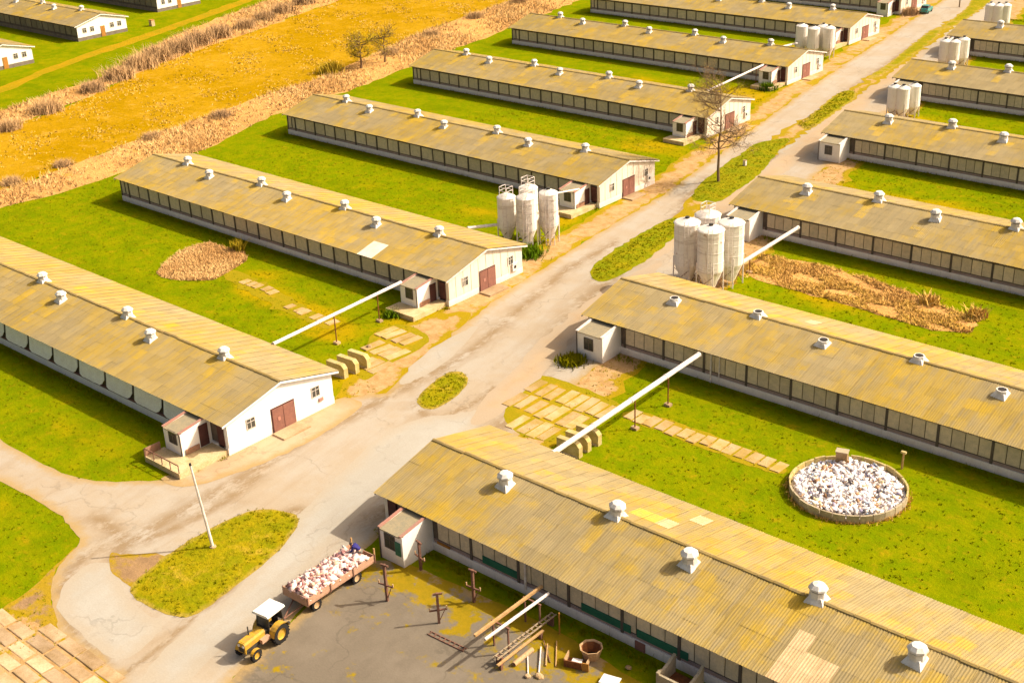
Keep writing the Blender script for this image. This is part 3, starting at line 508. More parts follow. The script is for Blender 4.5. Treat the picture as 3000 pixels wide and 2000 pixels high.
def barn(key, label, group, near=False, wall='panels', gable='white_cream', vents=(), vkind='cap', roofmat='roof_gold', porch=None, porch_opts={}, gdoor=True, patches=(), greens=(), length=LEN, simple=False):
    x0, y0, sg = BARNS[key]; X = lambda u: sg * u
    t = thing('barn', label, 'barn', (x0, y0, 0), 0, group)
    L = length
    pl = MB(); pl.box((X(.35), -5.98, -.3), (X(L - .35), 5.98, .72)); pl.build('plinth', 'plinth_dark' if simple else 'plinth_white' if gable != 'white_clean' else 'white_porch', t)
    MB().box((X(.5), -WW + .08, .72), (X(L - .5), WW - .08, 3.1)).build('wall', 'wall_core', t)
    gp = [(-WW, .725), (WW, .725), (WW, 3.24), (0, 4.62), (-WW, 3.24)]
    for u in (.33, L - .6):
        g = MB().prism(gp, 'x', X(u), X(u + .27)).build('gable_wall', gable, t)
        if u < 1 and gable == 'white_cream':      # narrow cover strips on the boarded gable
            for yy in np.arange(-4.8, 5.0, 1.2):
                MB().box((X(.33) - sg * .0, yy - .04, .74), (X(.33) - sg * .035, yy + .04, roof_z(yy) - .18)).build('batten', gable, g)
    for s in (-1, 1):
        a, c = (s * 6.52, EZ - .10), (0, RZ_ - .10)
        for u0 in (0.0, L - .06):
            vb = MB(); V = [(X(u0), a[0], a[1] - .12), (X(u0), c[0], c[1] - .12), (X(u0), c[0], c[1] + .06), (X(u0), a[0], a[1] + .06)]; V += [(p[0] + sg * .06, p[1], p[2]) for p in V]
            vb.add(V, [(0, 1, 2, 3), (7, 6, 5, 4), (0, 4, 5, 1), (1, 5, 6, 2), (2, 6, 7, 3), (3, 7, 4, 0)])
            vb.build('verge_board', 'white_clean' if gable == 'white_clean' else 'steel_white', t)
    # roof: deck with sheets laid on it
    dk = MB(); dk.prism([(-HW + .1, EZ - .09), (0, RZ_ - .09), (HW - .1, EZ - .09), (HW - .1, EZ - .02), (0, RZ_ - .02), (-HW + .1, EZ - .02)], 'x', X(.07), X(L - .07))
    roof = dk.build('roof', 'roof_deck', t)
    xa = x0 if sg > 0 else x0 - L
    def place(side, c, r):       # local position / rotation of one sheet (side 0 faces the camera-side lawn)
        lx = (min(X(0), X(L))) + (c * CW if side == 0 else (c + 1) * CW); up = r * RL
        y = (-HW + up * math.cos(SLA)) if side == 0 else (HW - up * math.cos(SLA)); z = EZ + up * math.sin(SLA)
        return (lx, y, z), (SLA, 0, 0 if side == 0 else PI)
    cols = int(round(L / CW)); patches = list(patches)
    for u, low in vents:                                          # lichen grows thickest below and beside each vent
        c0 = int(u / CW)
        for c, r in (((c0, 2), (c0, 1), (c0 - 1, 2), (c0 + 1, 3)) if low else ((c0, 4), (c0, 3), (c0 - 1, 4), (c0 + 1, 4), (c0, 2))): patches.insert(0, (0, c, r, 'roof_lichen'))
        patches.insert(0, (1, c0, 4, 'roof_lichen')); patches.insert(0, (1, c0 + 1, 3, 'roof_lichen'))
    sp = {(p[0], p[1], p[2]): p[3] for p in patches}
    allp = [(s, c, r) for s in (0, 1) for c in range(cols) for r in range(NR)]
    single = set()
    if near:
        allp2 = sorted(allp, key=lambda q: (q[0], (q[1] if sg > 0 else cols - q[1])))
        single = set(allp2[:300])
    rest = []; V_, F_ = (SV, SF) if near else (SVf, SFf)
    for q in allp:
        pos, rt = place(*q)
        m = sp.get((q[0], q[1] if sg > 0 else cols - 1 - q[1], q[2]))
        j = random.gauss(0, .008), random.gauss(0, .012), abs(random.gauss(0, .003))
        if q in single or m:
            inst(SHEET[m or roofmat], 'roof_sheet', roof, (pos[0] + j[0], pos[1] + j[1], pos[2] + j[2] + (.02 if m and m != 'roof_lichen' else 0)), (rt[0] + random.gauss(0, .0015), 0, rt[2] + random.gauss(0, .002)))
        else: rest.append((pos, rt, j))
    k = len(V_); VV = np.empty((len(rest) * k, 3)); c_, s_ = math.cos(SLA), math.sin(SLA)
    for i, (pos, rt, j) in enumerate(rest):
        v = np.column_stack([V_[:, 0], V_[:, 1] * c_ - V_[:, 2] * s_, V_[:, 1] * s_ + V_[:, 2] * c_])
        if rt[2]: v[:, :2] *= -1
        VV[i * k:(i + 1) * k] = v + np.array(pos) + np.array(j)
    FF = (F_[None] + (np.arange(len(rest)) * k)[:, None, None]).reshape(-1, 4)
    stuff(inst(npmesh('roof_sheets', VV, FF, roofmat), 'roof_sheets', roof))
    lo = min(X(0), X(L))
    if near:
        for c in range(cols): inst(CAP, 'ridge_cap', roof, (lo + c * CW, random.gauss(0, .015), RZ_ + .05))
    else:
        rc = MB()
        for c in range(cols): rc.prism([(-.17, -.035), (-.15, .02), (0, .085), (.13, .055), (0, .05)], 'x', lo + c * CW, lo + (c + 1) * CW - .06)
        stuff(rc.build('ridge_caps', 'ridge', roof, (0, 0, RZ_ + .05)))
    for u, low in vents:
        y = -1.25 if low else .12
        vsz = .84 if sg < 0 else .93
        v = inst(VB if vkind == 'cap' else VS, 'roof_vent', t, (X(u), y, roof_z(y) - .18), (random.gauss(0, .035), random.gauss(0, .035), random.gauss(0, .09)), (vsz, vsz, vsz * .9))
        if vkind == 'cap': inst(VC, 'vent_cap', v, (0, 0, 0))
    # long wall towards the lawn: posts and panels, each a piece
    nb = int((L - .6) / 4.5)
    pu = [.3 + 4.5 * k for k in range(nb + 1)] + [L - .45]
    skip = porch[1] + .1 if porch else 0
    for u in pu:
        if u > skip: inst(POST, 'wall_post', t, (X(u + (.15 if u < 1 else 0)), -WW - .02, .73))
    if wall == 'panels':
        for a in range(len(pu) - 1):
            ns, gap = (4, .07) if key[0] == 'R' else (2, .26)
            for q in range(ns):
                wd = (pu[a + 1] - pu[a]) / ns; u = pu[a] + wd * (q + .5)
                if u < skip + .4: continue
                inst(PANEL_DARK if simple else PANEL, 'wall_panel', t, (X(u), -WW + .03, 1.12 + random.gauss(0, .012)), (random.gauss(0, .004), random.gauss(0, .004), 0), ((wd - gap) / 1.11, 1, .86))
    else:                        # white sagging curtains over brown beams
        for a in range(len(pu) - 1):
            if pu[a] < skip - 2: continue
            u0, u1 = pu[a] + .24, pu[a + 1] - .10; n = 10
            low = [(u0 + (u1 - u0) * i / n, 1.04 + (.75 * max(0, (.14 - i / n) / .14) + .22 * max(0, (i / n - .9) / .1)) + random.gauss(0, .015)) for i in range(n + 1)]
            poly = [(X(p), z) for p, z in low] + [(X(u1), 3.02), (X(u0), 3.02)]
            cm = MB().prism(poly, 'y', -WW - .02, -WW + .03); cm.v = [(p[0], p[1] - .30 * (3.02 - p[2]) / 2, p[2]) for p in cm.v]   # bellied out towards the hem, a tilt added to catch more skylight
            cm.build('curtain', 'curtain', t)
        MB().box((X(skip), -WW - .06, .73), (X(L - .4), -WW + .08, .96)).build('sill_beam', 'brown_paint', t)
    if wall == 'panels':
        MB().box((X(max(skip, .45)), -WW + .0, .73), (X(L - .45), -WW + .08, 1.0)).build('sill_band', 'wall_post' if simple else 'wall_band', t)
    fw = MB()
    for a in range(len(pu) - 1):
        for q in range(4):
            wd = (pu[a + 1] - pu[a]) / 4; fw.box((X(pu[a] + wd * q + .06), WW - .08, .95), (X(pu[a] + wd * (q + 1) - .04), WW + .0, 2.95))
    stuff(fw.build('back_panels', 'wall_panel', t))
    for u0, u1 in greens: MB().box((X(u0), -WW - .07, .98), (X(u1), -WW - .022, 1.58)).build('window_strip', 'green_paint', t)
    # gable end at the road
    gx = .33
    R = (0, 0, PI / 2) if sg < 0 else (0, 0, -PI / 2)
    def on_gable(name, y, z, wd, ht, m, dep=.07, par=None): return MB().box((X(gx) , y - wd / 2, z), (X(gx) - sg * dep, y + wd / 2, z + ht)).build(name, m, par or t)
    if gdoor:
        d = on_gable('door_frame', .1, .02, 2.62, 2.42, 'door_dark', .05)
        for s in (-1, 1): on_gable('door_leaf', .1 + s * .62, .05, 1.19, 2.28, 'door_brown', .10, d)
        on_gable('door_handle', -.45, 1.1, .28, .34, 'coping_red', .13, d)
        for y in (-3.4, 3.9):
            f = inst(GW[0], 'window', t, (X(gx) - sg * .0, y, 1.55), R); inst(GW[1], 'pane', f)
        if gable == 'white_cream':
            v = on_gable('wall_fan', 4.55, .75, .95, .9, 'vent_white', .22); on_gable('fan_opening', 4.45, 1.05, .36, .34, 'vent_slot', .235, v)
        else:
            on_gable('cable_box', 4.4, .95, .5, .3, 'coping_red', .12)
        MB().box((X(.2), -1.4, -.1), (X(-1.4), 1.6, .17)).build('door_step', 'slab_pale', t)
    elif simple:
        for y in (-4.2, -2.4, 2.4, 4.2):
            f = inst(GW[0], 'window', t, (X(gx), y, 1.5), R); inst(GW[1], 'pane', f)
        on_gable('door', .1, .03, 1.0, 2.2, 'orange_rust', .08)
    # porch against the long wall
    if porch:
        u0, u1, dep, base = porch; yf = -WW - dep; yb = -WW + .05; zf, zb = 2.55, 3.0
        body = MB().box((X(u0), yf, 0), (X(u1), yb, base)).box((X(u0), yf, base), (X(u1), yf + .18, zf))
        for u in (u0, u1 - .18): body.prism([(yf + .18, base), (yb, base), (yb, zb + .10), (yf + .18, zf + .10), ], 'x', X(u), X(u + .18))
        p = body.build('porch', 'white_porch', t)
        MB().prism([(yf - .12, zf + .0), (yb - .02, zb - .08), (yb - .02, zb), (yf - .12, zf + .08)], 'x', X(u0 + .18), X(u1 - .18)).build('porch_roof', 'porch_roof', p)
        for u in (u0 - .03, u1 - .21): MB().prism([(yf - .10, zf + .09), (yb - .02, zb + .11), (yb - .02, zb + .2), (yf - .10, zf + .18)], 'x', X(u), X(u + .24)).build('coping', porch_opts.get('coping', 'coping_red'), p)
        f = inst(PW[0], 'window', p, (X((u0 + u1) / 2 - .1), yf, base + .85 if base + 1.95 < zf else base + .7)); f.data = PW[0]
        inst(PW[1], 'window_pane', p, f.location)
        if porch_opts.get('shutter'): MB().box((X(u1 - .75), yf - .06, base + .6), (X(u1 - .2), yf - .01, base + 1.75)).build('shutter', 'shutter_green', p)
        side = u0 - .001
        MB().box((X(side), yb - 1.25, base + .05), (X(side - .07), yb - .35, base + 2.05)).build('door', 'door_dark', p)
        MB().tube((X(u0 + .05), yf - .06, .0), (X(u0 + .05), yf - .06, zf), .05, n=6).build('downpipe', 'wall_post', p)
        if porch_opts.get('landing'):
            h = .55; ua = u0 - porch_opts.get('ext', 1.3)
            ld = MB().box((X(ua), yf - 2.0, -.1), (X(u1 + .3), yf - .01, h - .02)).box((X(ua), yf - .01, -.1), (X(u0 - .02), yb, h - .02)).build('landing', 'landing', t)
            ml = MB(); 
            for u in np.linspace(ua + .1, u1 + .2, 5): ml.box((X(u) - .03, yf - 1.95, h - .02), (X(u) + .03, yf - 1.89, h + .75))
            if porch_opts.get('rail'):
                ml.box((X(ua + .1), yf - 1.96, h + .68), (X(u1 + .2), yf - 1.88, h + .75)); ml.build('railing', 'steel_rust', ld)
                MB().box((X(u1 + .3), yf - 2.0, h), (X(u1 + .18), yf - .4, h + .7)).build('side_screen', 'brick_rust', ld)
            MB().box((X(u0 - .06), yf + .3, h), (X(u0 - .12), yb - 1.4, h + .5)).build('low_wall', 'brick_rust', ld)
    if gdoor and porch:          # brown service door between porch and gable
        MB().box((X(.75), -WW - .08, .55), (X(1.65), -WW + .08, 2.6)).build('side_door', 'door_dark', t)
        MB().box((X(.42), -WW - .05, .72), (X(.72), -WW + .08, 3.05)).build('corner_panel', gable, t)
    return t

LV = [(7.3, 0), (15.9, 1), (22.7, 0), (31.6, 1), (38.1, 0), (46.9, 1), (53.4, 0)]
RV = [(7.3, 1), (15.7, 0), (23.2, 1), (31.5, 0), (39.3, 1), (47, 0), (54, 1)]
GL, GR, GF = 'left row of long barns', 'right row of long barns', 'far barns beyond the meadow'
barn('L1', 'long barn with the clean white gable and white sagging side curtains, nearest on the left', GL, True, 'curtains', 'white_clean', [(7.9, 0), (17.3, 1), (23.1, 0), (32.8, 1), (38.4, 0), (47.0, 1), (53.4, 0)], roofmat='roof_tan', porch=(2.7, 5.1, 3.05, .55), porch_opts=dict(landing=True, rail=True, ext=2.2))
barn('L2', 'long barn of the left row with one square white sheet on its near roof edge', GL, True, 'panels', 'white_cream', LV, porch=(2.0, 4.5, 3.05, .45), porch_opts=dict(landing=True, ext=1.3), patches=[(0, 10, 0, 'sheet_white'), (0, 11, 0, 'sheet_white'), (0, 10, 1, 'sheet_white'), (0, 11, 1, 'sheet_white')])
barn('L3', 'long barn of the left row directly behind the four caged silos', GL, False, 'panels', 'white_cream', LV, porch=(1.8, 4.3, 3.2, .45), porch_opts=dict(landing=True, ext=1.0))
barn('L4', 'long barn of the left row whose pink gable stands behind the tall bare tree', GL, False, 'panels', 'white_cream', LV, porch=(2.0, 4.3, 3.0, .45), porch_opts=dict(landing=True, ext=1.0))
barn('L5', 'long barn of the left row just before the far row of white silos', GL, False, 'panels', 'white_cream', LV, porch=(1.6, 4.0, 3.0, .45), porch_opts=dict(landing=True, ext=1.0))
barn('L6', 'long barn of the left row directly behind the row of white silos', GL, False, 'panels', 'white_cream', LV, porch=(1.6, 4.0, 3.0, .45), porch_opts=dict(landing=True, ext=1.0))
barn('L7', 'farthest long barn of the left row, cut by the top edge beside the teal car', GL, False, 'panels', 'white_cream', LV, porch=(1.6, 4.0, 3.0, .45))
R1_ROOT = barn('R1', 'nearest right barn, with pale replaced roof sheets and green window strips', GR, True, 'panels', 'white_cream', [(8.7, 1), (17.8, 0), (24.9, 1), (33.5, 0), (40.8, 1), (49, 0)], porch=(3.0, 5.4, 3.1, .3), porch_opts=dict(shutter=True),
     greens=[(10.4, 13.7), (19.4, 23.5), (24.0, 28.0)],
     patches=[(0, c, r, 'sheet_pale') for c, r in ((30, 0), (31, 0), (32, 0), (30, 1), (31, 1), (30, 2), (32, 1), (33, 0))] + [(1, 16, 3, 'sheet_lichen'), (1, 17, 3, 'sheet_lichen'), (1, 18, 3, 'sheet_pale'), (1, 19, 1, 'sheet_pale')])
R2_ROOT = barn('R2', 'long right barn with short capless roof vents behind the round rubble basin', GR, True, 'panels', 'white_cream', RV, 'short', porch=(1.2, 4.3, 2.9, .1), porch_opts=dict(coping='steel_white'), patches=[(1, 17, 2, 'sheet_pale')])
barn('R3', 'long barn on the right behind the four rusty white silos and matted reeds', GR, False, 'panels', 'white_cream', RV, porch=(1.2, 4.3, 2.9, .1), porch_opts=dict(coping='steel_white'), roofmat='roof_tan')
barn('R4', 'long barn on the right whose white porch stands free beside the road', GR, False, 'panels', 'white_cream', RV, porch=(.9, 4.1, 2.7, .1), porch_opts=dict(coping='steel_white'), roofmat='roof_tan')
barn('R5', 'long barn on the right behind three slim white silos, fifth up the road', GR, False, 'panels', 'white_cream', RV, porch=(1.2, 4.2, 2.8, .1), porch_opts=dict(coping='steel_white'), roofmat='roof_tan')
barn('R6', 'farthest long barn roof on the right, at the right edge near the top corner', GR, False, 'panels', 'white_cream', RV, porch=(1.2, 4.2, 2.8, .1), porch_opts=dict(coping='steel_white'), roofmat='roof_tan')
barn('F0', 'white gabled barn lowest of the three at the left edge beyond the meadow', GF, False, 'panels', 'white_clean', LV[:3], gdoor=False, simple=True)
barn('F1', 'golden roofed white gabled barn beyond the meadow, middle of three in the upper left', GF, False, 'panels', 'white_clean', LV, gdoor=False, simple=True)
barn('F2', 'white gabled barn cut by the top edge beyond the meadow in the upper left', GF, False, 'panels', 'white_clean', LV, gdoor=False, simple=True)

# ---------------------------------------------------------------- pieces fixed to the nearest right barn
def pipe_on(root, u, z0, z1, r=.07, mat='steel_white', y=-6.05):
    MB().tube((u, y, z0), (u, y + .05, z1), r, n=8).build('downpipe', mat, root)
pipe_on(R1_ROOT, 14.5, .5, 2.95, .09); pipe_on(R2_ROOT, 14.6, .0, 2.9, .08); pipe_on(R2_ROOT, 15.5, .4, 2.9, .06)
MB().box((23.9, -6.05, .0), (24.7, -5.97, .68)).build('hatch', 'door_brown', R1_ROOT)
MB().box((5.9, -6.02, .75), (7.2, -5.985, .98)).build('rust_patch', 'orange_rust', R1_ROOT)

# ---------------------------------------------------------------- feed silos
def silo(x, y, r, h, z0, label, group, cage=True, streak='silo_rusty', ladder=True, rz=0, tower=False):
    t = thing('feed_silo', label, 'silo', (x, y, 0), rz, group)
    zc = z0 + (h - z0) * .30                                     # bottom of the straight drum
    b = MB(); n = 16; rings = 4; prof = [(r * .985, zc)]
    for k in range(rings):
        a = zc + (h - zc) * k / rings; c = zc + (h - zc) * (k + 1) / rings
        prof += [(r, a + .01), (r, c - .05), (r * 1.018, c - .04), (r * 1.018, c - .005)]
    b.lathe(prof, n=n); b.build('drum', streak, t, smooth=False)
    MB().lathe([(r * 1.05, h), (r * .95, h + .10), (r * .30, h + .42), (.0, h + .45)], n=n).build('roof_cone', streak, t)
    MB().lathe([(r * .42, z0), (r * .50, z0 + .3), (r * .98, zc - .004)], n=n).build('hopper', streak, t)
    for k in range(4):
        a = PI / 4 + k * PI / 2; px, py = r * 1.02 * math.cos(a), r * 1.02 * math.sin(a)
        MB().tube((px, py, 0), (px, py, zc + .9), .075, n=6).build('leg', 'steel_white', t)
        a2 = a + PI / 2; qx, qy = r * 1.02 * math.cos(a2), r * 1.02 * math.sin(a2)
        MB().tube((px, py, .25), (qx, qy, zc * .85), .035, n=5).build('brace', 'steel_rust', t)
    if ladder:
        l = MB(); a = -PI / 3
        ex, ey = (r + .16) * math.cos(a), (r + .16) * math.sin(a); tx, ty = -math.sin(a) * .2, math.cos(a) * .2
        for s in (-1, 1): l.tube((ex + s * tx, ey + s * ty, .2), (ex + s * tx, ey + s * ty, h + .5), .03, n=5)
        for z in np.arange(.5, h + .4, .45): l.tube((ex - tx, ey - ty, z), (ex + tx, ey + ty, z), .022, n=4)
        l.build('ladder', 'steel_white', t)
    if cage:
        c = MB(); q = .55
        for sx in (-1, 1):
            for sy in (-1, 1): c.tube((sx * q, sy * q, h + .25), (sx * q, sy * q, h + 1.25), .04, n=5)
        for z in (h + .8, h + 1.25):
            for s in (-1, 1): c.tube((-q, s * q, z), (q, s * q, z), .035, n=5); c.tube((s * q, -q, z), (s * q, q, z), .035, n=5)
        c.build('top_cage', 'steel_white', t)
    else: MB().lathe([(.25, h + .38), (.25, h + .62)], n=8).build('filler_lid', 'dark_metal', t)
    if tower:                                                    # outside lattice with landings
        f = MB(); q = r + .12
        P = [(q * math.cos(a), q * math.sin(a)) for a in (-PI * .62, -PI * .38, -PI * .12)]
        for px, py in P: f.tube((px, py, 0), (px, py, h * .92), .05, n=5)
        for (ax, ay), (cx_, cy_) in zip(P[:-1], P[1:]):
            for k in range(5):
                z = h * .92 * k / 5; f.tube((ax, ay, z + .1), (cx_, cy_, z + h * .18), .03, n=4); f.tube((ax, ay, z + h * .18), (cx_, cy_, z + h * .18), .03, n=4)
        f.build('lattice', 'steel_white', t)
    return t
SG = 'feed silos between the barns'
silo(-69.3, 108.5, 1.40, 7.0, .55, 'front silo of the four rusty white silos standing behind the capless vent barn', SG, False)
silo(-72.4, 108.7, 1.38, 7.1, .55, 'left silo of the four rusty white silos standing behind the capless vent barn', SG, False)
silo(-68.7, 111.5, 1.38, 7.0, .55, 'right silo of the four rusty white silos, next to a white porch', SG, False)
silo(-71.8, 111.7, 1.38, 7.2, .55, 'rear silo of the four rusty white silos, hidden behind the other three', SG, True)
silo(-93.7, 107.3, 1.18, 6.1, .6, 'front silo of the four caged silos between the second and third left barns', SG, True, tower=True)
silo(-96.5, 107.0, 1.08, 5.7, .6, 'left shaded silo of the four caged silos above the second left barn roof', SG, True)
silo(-92.6, 110.0, 1.12, 6.1, .6, 'right silo of the four caged silos, nearest the road', SG, False, tower=True)
silo(-95.6, 109.9, 1.12, 6.2, .6, 'rear silo of the four caged silos with the tallest top cage', SG, True)
for i, (x, y) in enumerate([(-115.3, 208.4), (-112.5, 207.6), (-111.9, 210.0), (-110.4, 209.3)]):
    silo(x, y, 1.05, 5.3, .5, ['leftmost white silo in the row above the fifth left barn gable', 'second white silo from the left in the row above the fifth left barn gable', 'rear white silo of the row above the fifth left barn gable', 'rightmost white silo in the row beside the sixth left barn porch'][i], SG, False, 'silo_white', False)
for i, (x, y) in enumerate([(-83.6, 180.0), (-82.2, 180.0), (-81.5, 182.2)]):
    silo(x, y, .95, 4.7, .4, ['left slim white silo of three beside the road at the fourth right barn', 'middle slim white silo of three right behind a roof vent', 'right slim white silo of three against the fifth right barn porch'][i], SG, False, 'silo_white', False)
for i, (x, y) in enumerate([(-90.2, 212.2), (-88.8, 212.6), (-88.2, 215.0)]):
    silo(x, y, .95, 4.7, .4, ['left silo of the white group casting shade on the road behind the fifth right barn', 'middle silo of the white group behind the fifth right barn', 'right silo of the white group against the sixth right barn porch'][i], SG, False, 'silo_white', False)
for i, (x, y) in enumerate([(-95.6, 243.8), (-94.2, 244.0), (-93.2, 245.0)]):
    silo(x, y, .95, 4.9, .4, ['left silo of the small white group nearest the top right corner', 'middle silo of the small white group nearest the top right corner', 'right silo of the small white group nearest the top right corner'][i], SG, False, 'silo_white', False)

# ---------------------------------------------------------------- feed pipes
def feed_pipe(p, q, r, label, feet=(), group='white feed pipes', foot_mat='rust_brown'):
    p, q = Vector(p), Vector(q); t = thing('feed_pipe', label, 'pipe', (p.x, p.y, 0), 0, group)
    o = Vector((p.x, p.y, 0)); a, c = p - o, q - o; d = (c - a)
    MB().tube(a, c, r, n=12).build('tube', 'steel_white', t, smooth=False)
    k = MB(); n = max(2, int(d.length / 5))
    for i in range(n + 1):
        m = a + d * (i / n); e = d.normalized() * .07; k.tube(m - e, m + e, r * 1.18, n=12)
    k.build('collar', 'steel_white', t)
    for f in feet:
        m = a + d * f
        s = MB().tube((m.x, m.y, -.05), (m.x, m.y, m.z - r), .06, n=6).build('support', foot_mat, t)
        MB().box((m.x - .3, m.y - .22, -.05), (m.x + .3, m.y + .25, .22)).build('footing', 'slab_pale', s)
    return t
feed_pipe((-91.35, 67.6, 3.25), (-92.6, 85.6, 3.1), .17, 'white feed pipe crossing the lawn between the two nearest left barns', (.45, .8))
feed_pipe((-57.5, 68.0, 3.05), (-58.2, 89.6, 3.05), .22, 'thick white feed pipe crossing the lawn between the two nearest right barns', (.53, .77))
feed_pipe((-69.5, 108.6, .8), (-67.5, 123.6, 3.0), .21, 'slanting white pipe rising from the four rusty silos to the third right barn', (.45,))
feed_pipe((-98.7, 102.6, 2.7), (-97.1, 107.0, 2.2), .17, 'short white pipe from the caged silos to the second left barn roof')
feed_pipe((-109.0, 168.0, 3.1), (-110.9, 188.6, 3.0), .17, 'white pipe between the fourth and fifth left barns, behind the bare tree', (.85,))
feed_pipe((-114.8, 201.0, 3.1), (-115.4, 208.0, 2.4), .17, 'short white pipe below the row of white silos far up the road')
feed_pipe((-92.2, 110.6, 5.9), (-95.9, 119.8, 3.2), .10, 'thin pale pipe sloping from the caged silos down to the third left porch roof')

# ---------------------------------------------------------------- round basin with rubble
bx, by, br = -38.75, 81.35, 4.55
t = thing('round_basin', 'round low concrete basin filled with white rubble on the lawn', 'basin', (bx, by, 0))
n = 28
for k in range(n):                                               # ring of separate curved concrete segments
    a0, a1 = 2 * PI * k / n + .008, 2 * PI * (k + 1) / n - .008; h = .66 + random.gauss(0, .035); r0, r1 = br - .15, br + random.uniform(-.03, .03)
    pts = [(r * math.cos(a), r * math.sin(a)) for r, a in ((r0, a0), (r1, a0), (r1, (a0 + a1) / 2), (r1, a1), (r0, a1), (r0, (a0 + a1) / 2))]
    MB().prism(pts, 'z', -.1, h).build('wall_segment', 'concrete_moss' if math.sin(a0 - .3) > -.2 else 'concrete', t)
MB().lathe([(br - .22, .02), (br - .22, .26)], n=28).build('floor', 'steel_white', t)
def heap(n, smp, size, flat=.4):
    V, F = [], []; c0 = np.array([(-1, -1, -1), (1, -1, -1), (1, 1, -1), (-1, 1, -1), (-1, -1, 1), (1, -1, 1), (1, 1, 1), (-1, 1, 1)], float)
    f0 = np.array([(0, 3, 2, 1), (4, 5, 6, 7), (0, 1, 5, 4), (1, 2, 6, 5), (2, 3, 7, 6), (3, 0, 4, 7)])
    for i in range(n):
        s = RNG.uniform(size[0], size[1], 3) * (1, RNG.uniform(.35, 1), flat * RNG.uniform(.4, 1)); R = np.array(Matrix.Rotation(RNG.uniform(0, 6.28), 3, 'Z') @ Matrix.Rotation(RNG.normal(0, .45), 3, 'X') @ Matrix.Rotation(RNG.normal(0, .4), 3, 'Y'))
        V.append((c0 * s * (1 + RNG.normal(0, .13, (8, 3)))) @ R.T + smp()); F.append(f0 + 8 * i)
    return np.vstack(V), np.vstack(F)
def in_tank():
    a = RNG.uniform(0, 6.283); r = (br - .5) * math.sqrt(RNG.uniform(0, 1)); return np.array([bx + r * math.cos(a), by + r * math.sin(a), .44 + .12 * math.sin(r * 2 + a) + RNG.normal(0, .09) - (.25 if (math.cos(a - .4) > .6 and r > 3.1) else 0)])
V, F = heap(3000, in_tank, (.08, .25), .5)
stuff(inst(npmesh('rubble', V, F, 'junk_tank'), 'rubble'), 'white and rusty rubble filling the round basin', 'rubble')
a_ = RNG.uniform(0, 6.283, 420); r_ = br + np.abs(RNG.normal(.08, .14, 420))
stuff(inst(blades('basin_weeds', np.column_stack([bx + r_ * np.cos(a_), by + r_ * np.sin(a_), 0 * a_]), 'reed_dry', .24, .04, 1.0, 3, .5), 'basin_weeds'), 'dry yellow weeds round the foot of the rubble basin', 'weeds')
t = thing('cabinet', 'cream box cabinet standing on the back edge of the rubble basin', 'cabinet', (-40.9, 84.3, .55), .3)
MB().box((-.45, -.3, 0), (.45, .3, .95)).build('body', 'slab_pale', t); MB().box((-.5, -.35, .95), (.5, .35, 1.02)).build('lid', 'concrete', t)
t = thing('marker_post', 'crooked mossy post standing behind the rubble basin', 'post', (-37.0, 87.0, 0))
MB().tube((0, 0, -.1), (.05, .02, 1.5), .10, .08, n=6).build('post', 'wood_tan', t); MB().box((-.16, -.1, 1.45), (.26, .1, 1.62)).build('cap', 'concrete_moss', t)

# ---------------------------------------------------------------- tractor, trailer, worker
def wheel(name, parent, loc, R, W_, rimr, rimmat='tractor_yellow'):
    b = MB(); k = W_ / 2
    b.lathe([(rimr, -k), (R * .93, -k), (R, -k * .6), (R, k * .6), (R * .93, k), (rimr, k)], n=20, axis='x', caps=False)
    o = b.build(name, 'rubber', parent, loc)
    lug = MB()
    for i in range(18):
        a = 2 * PI * i / 18; m = Matrix.Rotation(a, 4, 'X'); lug.box((-k * .95, -.045, R - .02), (k * .95, .045, R + .035), 0, m)
    lug.build('tread', 'rubber', o)
    MB().lathe([(rimr * 1.02, -k * .75), (rimr * .75, -k * .35), (.0, -k * .3), (.0, k * .3), (rimr * .75, k * .35), (rimr * 1.02, k * .75)], n=16, axis='x', caps=False).build('rim', rimmat, o)
    return o
TR = thing('tractor', 'yellow tractor with a white cab roof parked at the road edge', 'tractor', (-60.25, 41.4, 0), PI + .13)
# local frame: +y is the nose, origin under the rear axle
MB().box((-.30, .45, .62), (.30, 2.65, 1.02)).box((-.22, -.35, .5), (.22, .6, .95)).build('chassis', 'dark_metal', TR)
MB().prism([(-.34, .98), (.34, .98), (.36, 1.36), (.26, 1.50), (-.26, 1.50), (-.36, 1.36)], 'y', .92, 2.72).build('hood', 'tractor_yellow', TR)
MB().prism([(-.35, .70), (.35, .70), (.35, 1.36), (.24, 1.48), (-.24, 1.48), (-.35, 1.36)], 'y', 2.725, 2.80).build('nose', 'tractor_yellow', TR); MB().box((-.22, 2.805, .78), (.22, 2.825, 1.12)).build('grille', 'dark_metal', TR)
for s in (-1, 1): MB().lathe([(.10, 2.80), (.10, 2.85)], (s * .2, 0, 1.25), 10, axis='y').build('headlight', 'cab_white', TR)
MB().tube((.16, 1.9, 1.45), (.16, 1.9, 2.15), .045, n=8).build('exhaust', 'dark_metal', TR)
cab = MB()
for sx in (-1, 1):
    cab.tube((sx * .56, .72, 1.3), (sx * .52, .62, 2.38), .035, n=6); cab.tube((sx * .60, -.58, 1.35), (sx * .55, -.55, 2.38), .035, n=6)
cab.box((-.55, .64, 1.3), (.55, .70, 1.42)); cab.build('cab_frame', 'dark_metal', TR)
MB().prism([(-.72, 2.38), (.72, 2.38), (.74, 2.46), (.62, 2.56), (-.62, 2.56), (-.74, 2.46)], 'y', -.78, .86).build('cab_roof', 'cab_white', TR)
MB().box((-.52, .645, 1.43), (.52, .66, 2.37)).box((-.54, -.60, 1.45), (.54, -.585, 2.37)).build('windscreen', 'glass_dark', TR)
